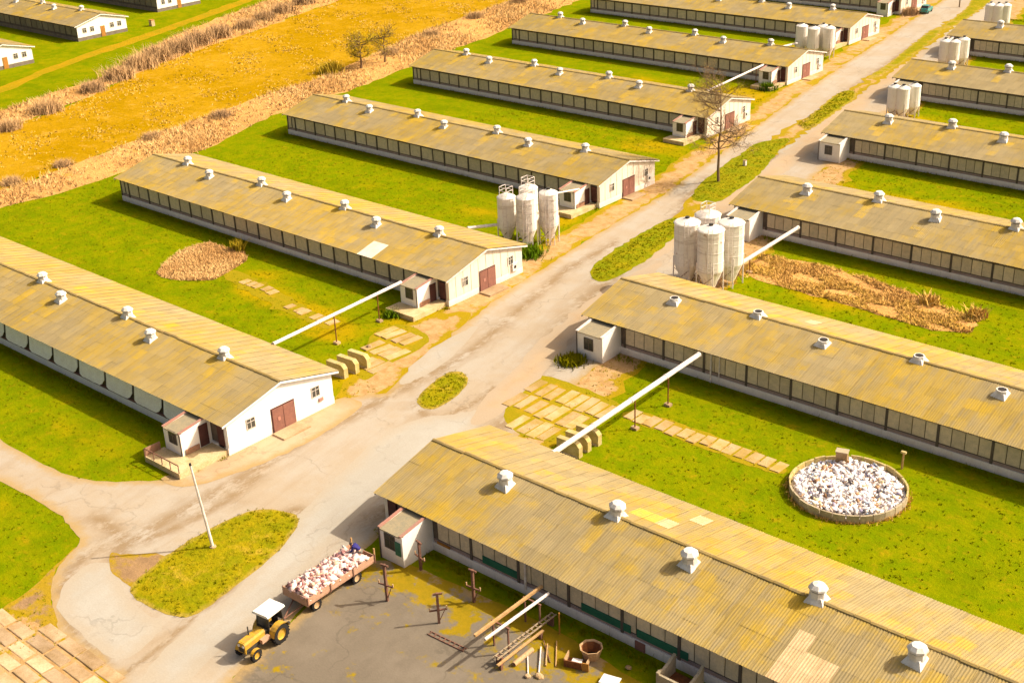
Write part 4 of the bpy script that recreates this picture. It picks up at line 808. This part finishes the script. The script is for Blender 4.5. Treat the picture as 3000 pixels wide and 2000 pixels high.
MB().box((-.28, -.42, 1.0), (.28, .05, 1.16)).box((-.28, -.46, 1.16), (.28, -.36, 1.62)).build('seat', 'seat', TR)
MB().lathe([(.17, 0), (.2, .015), (.2, .035), (.17, .045)], (0, .42, 1.45), 12).tube((0, .62, 1.2), (0, .42, 1.46), .025, n=6).build('steering_wheel', 'dark_metal', TR)
for s in (-1, 1):
    wheel('rear_wheel', TR, (s * .76, 0, .74), .74, .38, .42)
    fd = MB(); pr = [(.82 * math.cos(a), .74 + .82 * math.sin(a)) for a in np.linspace(.15, PI - .35, 10)] + [(.77 * math.cos(a), .74 + .77 * math.sin(a)) for a in np.linspace(PI - .35, .15, 10)]
    V = [(x, y, z) for x in (s * .50, s * .98) for y, z in pr]; fd.add(V, [(i, (i + 1) % 20, 20 + (i + 1) % 20, 20 + i) for i in range(20)]); fd.box((s * .50, -.62, .95), (s * .53, .62, 1.42))
    fd.build('fender', 'tractor_yellow', TR)
    wheel('front_wheel', TR, (s * .68, 2.25, .42), .42, .24, .25)
    fr = MB(); V = [(x, 2.25 + .47 * math.cos(a), .42 + .47 * math.sin(a)) for x in (s * .55, s * .81) for a in np.linspace(.4, 2.7, 8)]; fr.add(V, [(i, i + 1, 9 + i, 8 + i) for i in range(7)]); fr.build('front_fender', 'tractor_yellow', TR)
MB().tube((-.6, 2.25, .42), (.6, 2.25, .42), .06, n=6).build('front_axle', 'dark_metal', TR); MB().box((-.35, .75, .75), (-.62, 1.5, 1.05)).build('fuel_tank', 'trailer_wood', TR)
MB().box((-.95, -.86, 1.0), (-.80, -.72, 1.2)).build('tail_lamp', 'dark_metal', TR); MB().box((-.06, -.85, .45), (.06, -.3, .53)).build('tow_hook', 'dark_metal', TR)

TL = thing('farm_trailer', 'flat four wheeled farm trailer with pinkish wooden sides behind the yellow tractor', 'trailer', (-61.4, 47.7, 0), .03)
MB().box((-1.2, -3.3, .86), (1.2, 3.3, 1.0)).build('bed', 'trailer_wood', TL)
for s in (-1, 1):
    for k in range(2): MB().box((s * 1.2, -3.3, 1.004 + k * .25), (s * 1.25, 3.3, 1.235 + k * .25)).build('side_board', 'trailer_wood', TL)
    for y in (-3.25, -1.1, 1.1, 3.25): MB().box((s * 1.252, y - .04, .86), (s * 1.30, y + .04, 1.56)).build('stake', 'steel_rust', TL)
MB().box((-1.2, -3.35, 1.0), (1.2, -3.30, 1.62)).build('front_board', 'trailer_wood', TL); MB().box((-1.2, 3.30, 1.0), (1.2, 3.35, 1.40)).build('tailgate', 'trailer_wood', TL)
for s in (-1, 1): MB().box((s * 1.12, 3.28, 1.0), (s * 1.22, 3.38, 2.0)).build('corner_post', 'wood_tan', TL)
MB().box((-.5, -3.2, .62), (-.4, 3.2, .855)).box((.4, -3.2, .62), (.5, 3.2, .855)).build('frame', 'steel_rust', TL)
for y in (-2.35, 1.55):
    MB().tube((-.95, y, .42), (.95, y, .42), .06, n=6).build('axle', 'dark_metal', TL)
    for s in (-1, 1): wheel('wheel', TL, (s * 1.0, y, .42), .42, .24, .27, 'rust_pale')
MB().tube((-.5, -3.1, .6), (.55, -4.9, .55), .05, n=6).tube((.5, -3.1, .6), (.55, -4.9, .55), .05, n=6).build('drawbar', 'steel_rust', TL)
def in_trailer():
    x, y = RNG.uniform(-1.08, 1.08), RNG.uniform(-3.2, 2.6); c, s = math.cos(.03), math.sin(.03)
    return np.array([-61.4 + x * c - y * s, 47.7 + x * s + y * c, 1.42 + .22 * (1 - (x / 1.1) ** 2) + RNG.normal(0, .09)])
V, F = heap(620, in_trailer, (.10, .30), .45)
stuff(inst(npmesh('trailer_load', V, F, 'junk_trailer'), 'trailer_load'), 'jumbled pinkish white scraps heaped on the farm trailer', 'scraps')

def person(x, y, z, rz):
    """worker bent forward over the load, arms down; one skinned body with clothes over it"""
    t = thing('person', 'person in a dark blue jacket and grey trousers bending over the trailer load', 'person', (x, y, z), rz)
    def skin(name, pts, edges, mat, sub=2):
        me = D.meshes.new(name); me.from_pydata([p[0] for p in pts], edges, []); o = D.objects.new(name, me); COL.objects.link(o)
        sk = o.modifiers.new('s', 'SKIN'); o.modifiers.new('u', 'SUBSURF').levels = sub
        for v, p in zip(me.skin_vertices[0].data, pts): v.radius = (p[1], p[1]); v.use_root = False
        me.skin_vertices[0].data[0].use_root = True
        dg = bpy.context.evaluated_depsgraph_get(); m2 = D.meshes.new_from_object(o.evaluated_get(dg)); D.objects.remove(o)
        m2.materials.clear(); m2.materials.append(M(mat)); m2.name = name
        return m2
    # +y is forward; pelvis at .92, torso bent forward
    body = [((0, 0, .90), .13), ((0, .16, 1.08), .135), ((0, .36, 1.22), .15), ((0, .50, 1.28), .10), ((0, .60, 1.30), .058), ((0, .70, 1.31), .10), ((0, .78, 1.27), .085),
            ((-.10, 0, .84), .10), ((-.12, .05, .47), .07), ((-.12, -.04, .09), .05), ((-.12, .13, .04), .045), ((.10, 0, .84), .10), ((.12, .10, .47), .07), ((.12, .02, .09), .05), ((.12, .19, .04), .045),
            ((-.19, .46, 1.24), .065), ((-.24, .52, .98), .05), ((-.20, .68, .78), .036), ((-.19, .75, .72), .038), ((.19, .46, 1.24), .065), ((.24, .54, .98), .05), ((.18, .72, .80), .036), ((.17, .79, .74), .038)]
    ed = [(0, 1), (1, 2), (2, 3), (3, 4), (4, 5), (5, 6), (0, 7), (7, 8), (8, 9), (9, 10), (0, 11), (11, 12), (12, 13), (13, 14), (2, 15), (15, 16), (16, 17), (17, 18), (2, 19), (19, 20), (20, 21), (21, 22)]
    inst(skin('body', body, ed, 'skin'), 'body', t)
    k = 1.22; J = [(body[i][0], body[i][1] * k + .015) for i in (0, 1, 2, 3, 15, 16, 17, 19, 20, 21)]; J[0] = ((0, .01, .93), .175)
    inst(skin('jacket', J, [(0, 1), (1, 2), (2, 3), (2, 4), (4, 5), (5, 6), (2, 7), (7, 8), (8, 9)], 'jacket_blue'), 'jacket', t)
    T = [((0, 0, .90), .15), ((-.10, 0, .84), .118), ((-.12, .05, .47), .088), ((-.12, -.04, .12), .072), ((.10, 0, .84), .118), ((.12, .10, .47), .088), ((.12, .02, .12), .072)]
    inst(skin('trousers', T, [(0, 1), (1, 2), (2, 3), (0, 4), (4, 5), (5, 6)], 'trousers'), 'trousers', t)
    hb = MB().lathe([(.0, -.10), (.085, -.06), (.112, .0), (.10, .06), (.06, .10), (.0, .115)], n=12); hb.build('hair', 'hair', t, (0, .685, 1.345), (-.5, 0, 0), True)
    for s in (-1, 1):
        for q in range(4):
            f = MB(); x0 = s * .18 + (q - 1.5) * .019; ln = (.062, .075, .07, .055)[q]
            f.tube((x0, .775, .715), (x0, .80, .715 - ln * .55), .0095, .009, n=6).tube((x0, .80, .715 - ln * .55), (x0, .79, .715 - ln), .009, .007, n=6); f.build('finger', 'skin', t)
        f = MB().tube((s * .18 - s * .03, .76, .725), (s * .18 - s * .055, .79, .69), .011, .009, n=6).build('thumb', 'skin', t)
    return t
person(-61.0, 50.35, 1.02, PI * .62)
t = thing('white_sack', 'crumpled white sack in front of the bending person on the trailer', 'sack', (-61.75, 50.05, 1.35))
MB().lathe([(.16, -.2), (.30, -.05), (.31, .14), (.20, .30), (.07, .34), (.12, .40)], n=9).build('sack', 'cloth_white', t, (0, 0, 0), (.3, .2, 0), True)

# ---------------------------------------------------------------- lean pale pole on the island
t = thing('lamp_pole', 'slim pale pole leaning over the grass island beside the loop road', 'pole', (-72.3, 45.55, .05))
MB().tube((0, 0, 0), (-.62, -.38, 7.1), .12, .075, n=8).build('shaft', 'steel_white', t); MB().tube((-.62, -.38, 7.1), (-.62, -.38, 7.28), .10, .09, n=8).build('top_cap', 'dark_metal', t); MB().lathe([(.28, -.05), (.26, .14), (.14, .2)], n=8).build('footing', 'slab_pale', t)

# ---------------------------------------------------------------- rusty bracket posts in the yard
for i, (x, y, h, a, lb) in enumerate([(-57.1, 49.1, 3.1, .2, 'rusty bracket post nearest the loaded trailer'), (-52.5, 49.55, 2.5, .9, 'rusty bracket post standing on the open asphalt, farthest from the barn'),
                                      (-52.2, 52.75, 2.75, .1, 'rusty bracket post with pale arms between the long beam and the barn wall'), (-57.85, 53.2, 2.5, -.2, 'rusty bracket post in front of the white porch wall')]):
    t = thing('bracket_post', lb, 'post', (x, y, 0), a, 'rusty bracket posts in the yard')
    MB().box((-.085, -.085, -.1), (.085, .085, h)).build('post', 'steel_rust', t)
    MB().box((-.62, -.05, h * .42), (.62, .05, h * .42 + .10)).build('cross_arm', 'steel_rust', t); MB().box((-.3, -.06, h - .14), (.34, .06, h - .02)).build('top_arm', 'steel_rust', t)
    for s in (-1, 1): MB().box((s * .55, -.04, h * .42 + .10), (s * .63, .04, h * .42 + .32)).build('pin', 'rust_pale', t)
    MB().tube((0, 0, .1), (.45, 0, h * .42), .03, n=5).build('strut', 'steel_rust', t)

# ---------------------------------------------------------------- beam rack and things lying in the yard
def trestle(x, y, h, wd, label):
    t = thing('trestle', label, 'trestle', (x, y, 0), 0, 'trestles under the beams')
    for s in (-1, 1): MB().box((s * wd / 2 - .05, -.05, -.05), (s * wd / 2 + .05, .05, h)).build('leg', 'steel_rust', t)
    MB().box((-wd / 2 - .12, -.06, h), (wd / 2 + .12, .06, h + .1)).build('crossbar', 'steel_rust', t)
trestle(-47.3, 50.1, 1.98, 1.3, 'rusty trestle under the outer ends of the long beam and white pipe'); trestle(-47.3, 53.3, 1.98, 1.3, 'rusty trestle under the long beam and pipe by the barn wall')
t = tag(MB().box((-.09, -3.4, -.09), (.09, 3.4, .09)).build('wooden_beam', 'wood_tan', None, (-47.7, 51.45, 2.18)), 'long tan wooden beam lying across the yard trestles', 'beam')
t = tag(MB().tube((0, -3.15, 0), (.1, 3.15, 0), .11, n=10).build('white_pipe', 'steel_white', None, (-46.9, 51.3, 2.21)), 'bright white pipe lying beside the long beam on the yard trestles', 'pipe')
t = thing('lattice_girder', 'low grey lattice girder propped beside the white pipe', 'girder', (-46.4, 51.5, .72))
for s in (-1, 1): MB().box((s * .17 - .04, -3.0, -.04), (s * .17 + .04, 3.0, .04)).build('chord', 'wood_grey', t)
for k in range(14):
    y = -2.85 + .44 * k; MB().box((-.2, y - .03, .042), (.2, y + .03, .08)).build('rung', 'wood_grey', t)
for y in (-2.6, 2.6): MB().box((-.25, y - .08, -.72), (.25, y + .08, -.042)).build('block', 'steel_rust', t)
t = thing('plank', 'tan plank propped low along the lattice girder', 'plank', (-46.0, 50.55, .5)); MB().box((-.09, -2.3, -.04), (.09, 2.3, .05)).build('board', 'wood_tan', t)
for y in (-2.0, 2.0): MB().box((-.12, y - .1, -.5), (.12, y + .1, -.04)).build('block', 'steel_rust', t)
t = thing('hollow_pipe', 'short rusty hollow pipe lying nearest the reed stalks in the yard', 'pipe', (-45.55, 50.25, .17), .02)
MB().lathe([(.11, -.95), (.17, -.95), (.17, .95), (.11, .95), (.11, -.95)], n=12, axis='y', caps=False).build('tube', 'rust_pale', t)
t = tag(MB().tube((0, 0, -.05), (0, 0, 1.75), .055, n=6).build('steel_stake', 'orange_rust', None, (-45.3, 53.7, 0)), 'thin rusty stake standing between the girder end and the barn wall', 'stake')
for i, (a, c, r, m, lb) in enumerate([((-44.25, 49.2), (-45.65, 50.8), .05, 'steel_white', 'pale pole on the ground, nearest the hollow pipe'), ((-43.8, 49.75), (-45.3, 51.75), .06, 'steel_white', 'longest pale pole lying in the mossy grass'),
                                      ((-43.9, 50.55), (-45.2, 52.3), .06, 'wood_tan', 'tan pole lying in the middle of the mossy pole pile'), ((-43.35, 50.9), (-44.9, 52.9), .05, 'wood_tan', 'tan pole lying nearest the rusty tub'), ((-43.9, 51.0), (-45.6, 52.4), .04, 'steel_rust', 'dark thin rod lying among the tan poles')]):
    L = math.dist(a, c); t = tag(MB().tube((0, 0, 0), (0, L, random.uniform(.02, .12)), r, r * .8, n=7).build('pole', m, None, (a[0], a[1], r + .03), (0, 0, math.atan2(-(c[0] - a[0]), c[1] - a[1]))), lb, 'pole', 'poles lying in the yard')
for i, (x, y, s, lb) in enumerate([(-43.55, 49.5, .34, 'white broken chunk at the foot of the lying poles'), (-44.15, 49.05, .26, 'small white chunk at the tip of the nearest lying pole'), (-39.6, 53.7, .3, 'lone pale stone in the barn shade beside the white sheet')]):
    o = tag(MB().lathe([(.5, -.4), (1, 0), (.8, .55), (.3, .8)], n=6).build('stone', 'slab_pale', None, (x, y, .08), (.2, .3, i)), lb, 'stone'); o.scale = (s, s * .8, s * .6)
# ladder-like rail lying on the asphalt
t = thing('lying_ladder', 'rusty ladder lying flat on the asphalt below the long beam', 'ladder', (-50.7, 48.42, .06), rad(-87))
for s in (-1, 1): MB().box((s * .17 - .03, -1.6, -.03), (s * .17 + .03, 1.6, .03)).build('rail', 'steel_rust', t)
for k in range(8): MB().box((-.17, -1.5 + .42 * k, -.02), (.17, -1.43 + .42 * k, .04)).build('rung', 'steel_rust', t)
# rusty tub and broken skip
t = thing('rusty_tub', 'octagonal rusty open tub standing in the barn shade', 'tub', (-42.15, 53.1, 0))
MB().lathe([(.5, 0), (.74, .85), (.80, .9), (.74, .9), (.69, .84), (.43, .12)], n=8, ph=.5).build('shell', 'rust_pale', t); MB().lathe([(.44, .14), (.68, .80), (.67, .81), (.41, .16)], n=8, ph=.5).build('lining', 'rust_brown', t); MB().lathe([(.42, .12), (.42, .16)], n=8, ph=.5).build('bottom', 'rust_brown', t)
t = thing('broken_skip', 'broken rusty skip with an orange side leaning in front of the octagonal tub', 'skip', (-42.45, 52.0, 0), .35)
MB().box((-.75, -.5, 0), (.75, .45, .06)).build('floor', 'rust_brown', t); MB().box((-.75, -.5, .06), (.45, -.44, .55)).build('side', 'rust_brown', t); MB().box((.5, -.55, 0), (.95, -.48, .65)).build('side', 'orange_rust', t)
MB().box((-.75, -.44, .06), (-.69, .45, .62)).build('side', 'rust_pale', t); MB().box((.69, -.4, .06), (.75, .45, .5)).build('side', 'rust_pale', t); MB().box((-.3, -.25, .3), (.35, .1, .40)).build('white_board', 'cloth_white', t)
t = thing('white_sheet', 'white rectangular board lying on the yard at the bottom edge', 'board', (-39.6, 51.75, .0), .25)
MB().box((-.6, -.45, .30), (.6, .45, .36)).build('top', 'cab_white', t)
for s in (-1, 1): MB().box((s * .5, -.4, 0), (s * .44, .4, .30)).build('leg', 'wood_grey', t)
t = thing('concrete_box', 'roofless concrete enclosure with jagged walls against the nearest right barn', 'enclosure', (-35.95, 54.15, 0))
MB().prism([(-.95, 0), (.95, 0), (.95, 1.65), (.55, 1.5), (.2, 1.35), (-.3, 1.2), (-.7, 1.35), (-.95, 1.3)], 'x', -1.15, -.95).build('wall', 'concrete', t); MB().prism([(-.95, 0), (.95, 0), (.95, 1.75), (.5, 1.45), (-.2, 1.25), (-.95, 1.15)], 'x', .95, 1.15).build('wall', 'concrete', t)
MB().box((-.95, -.95, 0), (.95, -.78, 1.2)).build('wall', 'concrete', t); MB().box((-.95, -.78, 0), (.95, .95, .25)).build('floor', 'rust_brown', t)
# tilted concrete blocks
def blocks(spots, labels, rz, grp):
    for (x, y, l), lb in zip(spots, labels):
        t = thing('concrete_block', lb, 'concrete block', (x, y, 0), rz, grp); h, w2 = 1.35, .26
        MB().prism([(-l / 2, 0), (l / 2, 0), (l / 2, h * .72), (l / 2 - .28, h * .96), (l / 2 - .42, h), (-l / 2, h)], 'y', -w2, w2).build('block', 'concrete_moss', t); MB().box((-l / 2 + .2, -w2 - .12, 0), (l / 2 - .15, w2 + .12, .16)).build('foot', 'concrete', t)
blocks([(-86.55, 71.0, 2.3), (-86.5, 72.35, 2.4), (-86.45, 73.75, 2.5)], ['upright concrete block touching the corner of the white gable', 'middle of three upright concrete blocks behind the white gable', 'upright concrete block nearest the lawn slabs behind the white gable'], .06, 'concrete blocks behind the first left barn')
blocks([(-59.7, 75.35, 2.3), (-59.75, 74.0, 2.3), (-59.7, 72.75, 2.3)], ['upright concrete block under the thick white pipe, nearest the slab path', 'middle upright concrete block under the thick white pipe', 'upright concrete block under the pipe end, half hidden by the roof'], .04, 'concrete blocks under the thick pipe')
for (x, y, s, lb) in [(-89.9, 68.9, .34, 'small pale stone on the lawn beside the concrete blocks'), (-88.6, 77.0, .3, 'small pale stone on the lawn under the thin white pipe')]:
    o = tag(MB().lathe([(.6, -.3), (1, .1), (.75, .7), (.3, .9)], n=6).build('stone', 'slab_pale', None, (x, y, .05)), lb, 'stone'); o.scale = (s, s, s)

# ---------------------------------------------------------------- teal car far up the road
t = thing('teal_car', 'small teal car driving on the road near the top edge', 'car', (-113.0, 254.6, 0), rad(10))
MB().prism([(-2.0, .35), (2.0, .35), (2.05, .75), (1.9, .92), (.95, 1.0), (-1.95, 1.0), (-2.05, .7)], 'y', -.82, .82).build('body', 'car_teal', t, (0, 0, 0), PI / 2)
MB().prism([(-1.6, 1.0), (.85, 1.0), (.25, 1.48), (-1.25, 1.5)], 'y', -.70, .70).build('cabin_glass', 'glass_dark', t, (0, 0, 0), PI / 2); MB().box((-.66, -1.2, 1.49), (.66, .25, 1.54)).build('roof', 'car_teal', t)
for sx in (-1, 1):
    for y in (-1.25, 1.25): MB().lathe([(.18, -.1), (.32, -.1), (.32, .1), (.18, .1)], n=12, axis='x').build('wheel', 'rubber', t, (sx * .76, y, .32))
    MB().box((sx * .45 - .16, 1.99, .68), (sx * .45 + .16, 2.06, .82)).build('headlight', 'cab_white', t); MB().box((sx * .55 - .14, -2.07, .72), (sx * .55 + .14, -2.0, .86)).build('tail_lamp', 'coping_red', t)
t = thing('utility_pole', 'dark utility pole cut by the top edge beyond the teal car', 'pole', (-109.5, 262.6, 0)); MB().tube((0, 0, -.1), (0, 0, 8.5), .14, .1, n=7).build('shaft', 'bark', t); MB().box((-.8, -.06, 7.8), (.8, .06, 7.95)).build('crossarm', 'bark', t)
t = thing('marker_stone', 'white marker stone on the grass strip beside the road near the bare tree', 'marker', (-89.2, 147.6, 0)); MB().box((-.2, -.16, -.05), (.2, .16, .8)).build('stone', 'steel_white', t); MB().box((-.23, -.19, .8), (.23, .19, .86)).build('cap', 'slab_pale', t)
t = thing('marker_stone', 'small cream block standing alone on the far lawn in the upper left', 'marker', (-246.7, 161.4, 0)); MB().box((-.5, -.4, -.05), (.5, .4, 1.25)).build('stone', 'slab_pale', t); MB().box((-.55, -.45, 1.25), (.55, .45, 1.33)).build('cap', 'orange_rust', t)

# ---------------------------------------------------------------- trees and shrubs
def bare_tree(name, label, cat, x, y, h, r0, fork, spread, levels, bark, leafm, nleaf, lsz, seed, trunk_h=None, group=None):
    rn = random.Random(seed); t = thing(name, label, cat, (x, y, 0), 0, group); tw = MB(); tips = []
    tr = MB(); top = trunk_h or h; k = 7; prev = Vector((0, 0, -.1)); line = [prev]
    for i in range(1, k + 1): line.append(Vector((rn.gauss(0, .05 * i ** .5), rn.gauss(0, .05 * i ** .5), top * i / k)))
    for i in range(k): tr.tube(line[i], line[i + 1], r0 * (1 - .8 * i / k), r0 * (1 - .8 * (i + 1) / k), n=7, caps=(i == k - 1))
    tr.build('trunk', bark, t)
    def grow(p, d, L, r, lv):
        q = p
        for s in range(2):
            d = (d + Vector((rn.gauss(0, .22), rn.gauss(0, .22), rn.gauss(.06, .15)))).normalized(); q2 = q + d * L * .5; tw.tube(q, q2, r * (1 - .3 * s), r * (.7 - .3 * s), n=4, caps=False); tips.append(q2)
            q = q2
            if lv > 0:
                for _ in range(2 if lv > 1 else 3):
                    e = (d + Vector((rn.gauss(0, .75), rn.gauss(0, .75), rn.gauss(.1, .45)))).normalized(); grow(q, e, L * rn.uniform(.5, .72), r * .5, lv - 1)
    for z, cnt in fork:
        for _ in range(cnt):
            f = z * h / top * k; i = min(k - 1, int(f)); p = line[i].lerp(line[i + 1], min(1, f - i)); a = rn.uniform(0, 6.283); el = rn.uniform(.0, .42)
            grow(p, Vector((math.cos(a) * math.cos(el), math.sin(a) * math.cos(el), math.sin(el))), spread * rn.uniform(.6, 1.1), r0 * .34, levels)
    tw.build('limbs', bark, t)
    T = np.array([tuple(p) for p in tips]); idx = RNG.integers(0, len(T), nleaf); P = T[idx] + RNG.normal(0, lsz * 2.2, (nleaf, 3)); n = nleaf
    A = RNG.normal(0, 1, (n, 3)); A /= np.linalg.norm(A, axis=1)[:, None]; Bv = np.cross(A, RNG.normal(0, 1, (n, 3))); Bv /= np.linalg.norm(Bv, axis=1)[:, None]; s = lsz * RNG.uniform(.4, 1, (n, 1))
    V = np.stack([P - A * s, P + Bv * s * .6, P + A * s], 1).reshape(-1, 3); inst(npmesh('crown', V, np.arange(3 * n).reshape(-1, 3), leafm), 'crown', t); return t
bare_tree('bare_tree', 'tall bare brown tree on the grass strip between the two roads', 'tree', -88.46, 139.93, 12.5, .20, [(.36, 4), (.44, 6), (.52, 5), (.60, 3), (.76, 4), (.84, 5), (.92, 5), (.98, 4)], 2.7, 3, 'bark', 'bud', 9000, .08, 5)
bare_tree('meadow_tree', 'round yellow green tree in the meadow behind the third left barn, left of a pair', 'tree', -177.6, 158.8, 6.4, .24, [(.30, 4), (.45, 6), (.65, 6), (.85, 5)], 2.2, 2, 'bark', 'tree_green', 4200, .16, 8, 4.6, 'pair of meadow trees')
bare_tree('meadow_tree', 'thinner yellow tree in the meadow behind the third left barn, right of a pair', 'tree', -177.3, 164.6, 6.0, .22, [(.35, 3), (.5, 5), (.72, 5), (.9, 5)], 2.0, 2, 'bark', 'twig_yellow', 2300, .15, 9, 4.6, 'pair of meadow trees')
def shrub_mesh(name, n, h, sp, mat, wd):
    base = RNG.normal(0, sp * .28, (n, 2)); a = RNG.uniform(0, 6.283, n); L = np.abs(RNG.normal(0, .55, n)); H = h * RNG.uniform(.45, 1.05, n)
    R = np.column_stack([base, np.zeros(n)]); mid = R + np.column_stack([np.cos(a) * L * H * .35, np.sin(a) * L * H * .35, H * .6]); tip = R + np.column_stack([np.cos(a) * L * H * .85, np.sin(a) * L * H * .85, H])
    b2 = a + PI / 2 + RNG.normal(0, .8, n); W_ = np.column_stack([np.cos(b2), np.sin(b2), 0 * b2]) * wd
    V = np.stack([R - W_, R + W_, mid + W_ * .8, mid - W_ * .8, tip], 1); F = np.concatenate([np.array([(0, 1, 2), (0, 2, 3), (3, 2, 4)])[None] + 5 * np.arange(n)[:, None, None]]).reshape(-1, 3)
    return npmesh(name, V.reshape(-1, 3), F, mat)
SHB = [shrub_mesh('bare_shrub', 950, 2.6, 3.4, 'twig', .035) for _ in range(3)]
SHL = [(-200.5, 108.5, 1), (-206.5, 121.0, .9), (-210.5, 129.0, 1.15), (-214.5, 136.5, 1.3), (-217.5, 142.5, 1.35), (-220, 149.5, 1.25), (-222.5, 156.0, 1.3), (-224.5, 162.5, 1.2), (-226.5, 171, .9), (-229.5, 178.5, .95), (-232.5, 186.5, 1.05), (-236.5, 196, 1.1), (-240.5, 206, 1.15), (-245, 216.5, 1.2), (-250, 229, 1.2), (-196, 99, .8)]
places = ['at the lower end of the far reed belt', 'second from the lower end of the far reed belt', 'third along the far reed belt, before the dark clump', 'first of the dark clump in the far reed belt', 'darkest middle of the clump in the far reed belt', 'high in the dark clump of the far reed belt', 'in the upper half of the dark clump of the far reed belt', 'last of the dark clump in the far reed belt', 'low one just beyond the dark clump of the far reed belt', 'small one across from the golden roofed far barn', 'rounded one across from the far barn at the top', 'wide one nearing the top edge in the far reed belt', 'tall one nearing the top edge in the far reed belt', 'next to last at the top edge of the far reed belt', 'at the top edge of the far reed belt', 'smallest one at the very bottom of the far reed belt']
for i, ((x, y, s), pl_) in enumerate(zip(SHL, places)):
    o = tag(inst(SHB[i % 3], 'bare_shrub', None, (x, y, 0), random.uniform(0, 6), (s * 1.1, s * 1.1, s * .85)), 'brown leafless shrub ' + pl_, 'shrub', 'leafless shrubs along the far reed belt')
SHA = [(-170.5, 93, .5), (-169.0, 84, .55), (-171.5, 109, .55), (-172.5, 123, .6), (-181.5, 170, .6), (-186, 186, .6), (-190.5, 204, .65), (-193, 221, .7)]
for i, ((x, y, s), pl_) in enumerate(zip(SHA, ['beyond the far end of the second left barn', 'beyond the corner where the lawn meets the reeds at the left', 'behind the far end of the third left barn', 'between the far ends of the third barn and the meadow trees', 'just right of the two meadow trees', 'behind the far end of the fifth left barn', 'behind the far end of the sixth left barn', 'nearest the top edge in the near reed belt'])):
    tag(inst(SHB[i % 3], 'bare_shrub', None, (x, y, 0), random.uniform(0, 6), (s * 1.2, s * 1.2, s * .8)), 'low pinkish brown shrub ' + pl_, 'shrub', 'low shrubs along the near reed belt')
for (x, y, m, h, sp, n, lb) in [(-179.8, 153.5, 'twig_yellow', 2.2, 3.2, 500, 'yellow bush left of the two meadow trees'), (-114.9, 251.0, 'twig', 1.6, 3.0, 450, 'brown bush beside the teal car at the road edge'), (-70.4, 86.4, 'tuft_green', .7, 2.0, 900, 'olive round low bush at the porch corner of the capless vent barn'),
                                (-91.6, 105.4, 'bush_green', 1.2, 2.6, 500, 'bright green bush under the caged silos beside the road'), (-107.8, 184.6, 'bush_green', 1.3, 2.0, 420, 'dark green bush beside the fifth left porch'), (-121.0, 86.3, 'twig_yellow', 1.6, 1.2, 160, 'yellow twig bush behind the oval reed patch'),
                                (-92.4, 84.0, 'bush_green', .7, 1.6, 320, 'small green bush beside the second left porch landing'), (-44.2, 118.6, 'reed_dry', 1.1, 1.6, 240, 'tall straw tuft at the right end of the matted reeds'), (-49.5, 119.0, 'reed_dry', 1.0, 1.8, 240, 'tall straw tuft along the wall behind the matted reeds')]:
    tag(inst(shrub_mesh('bush', n, h, sp, m, .06), 'bush', None, (x, y, 0)), lb, 'bush')
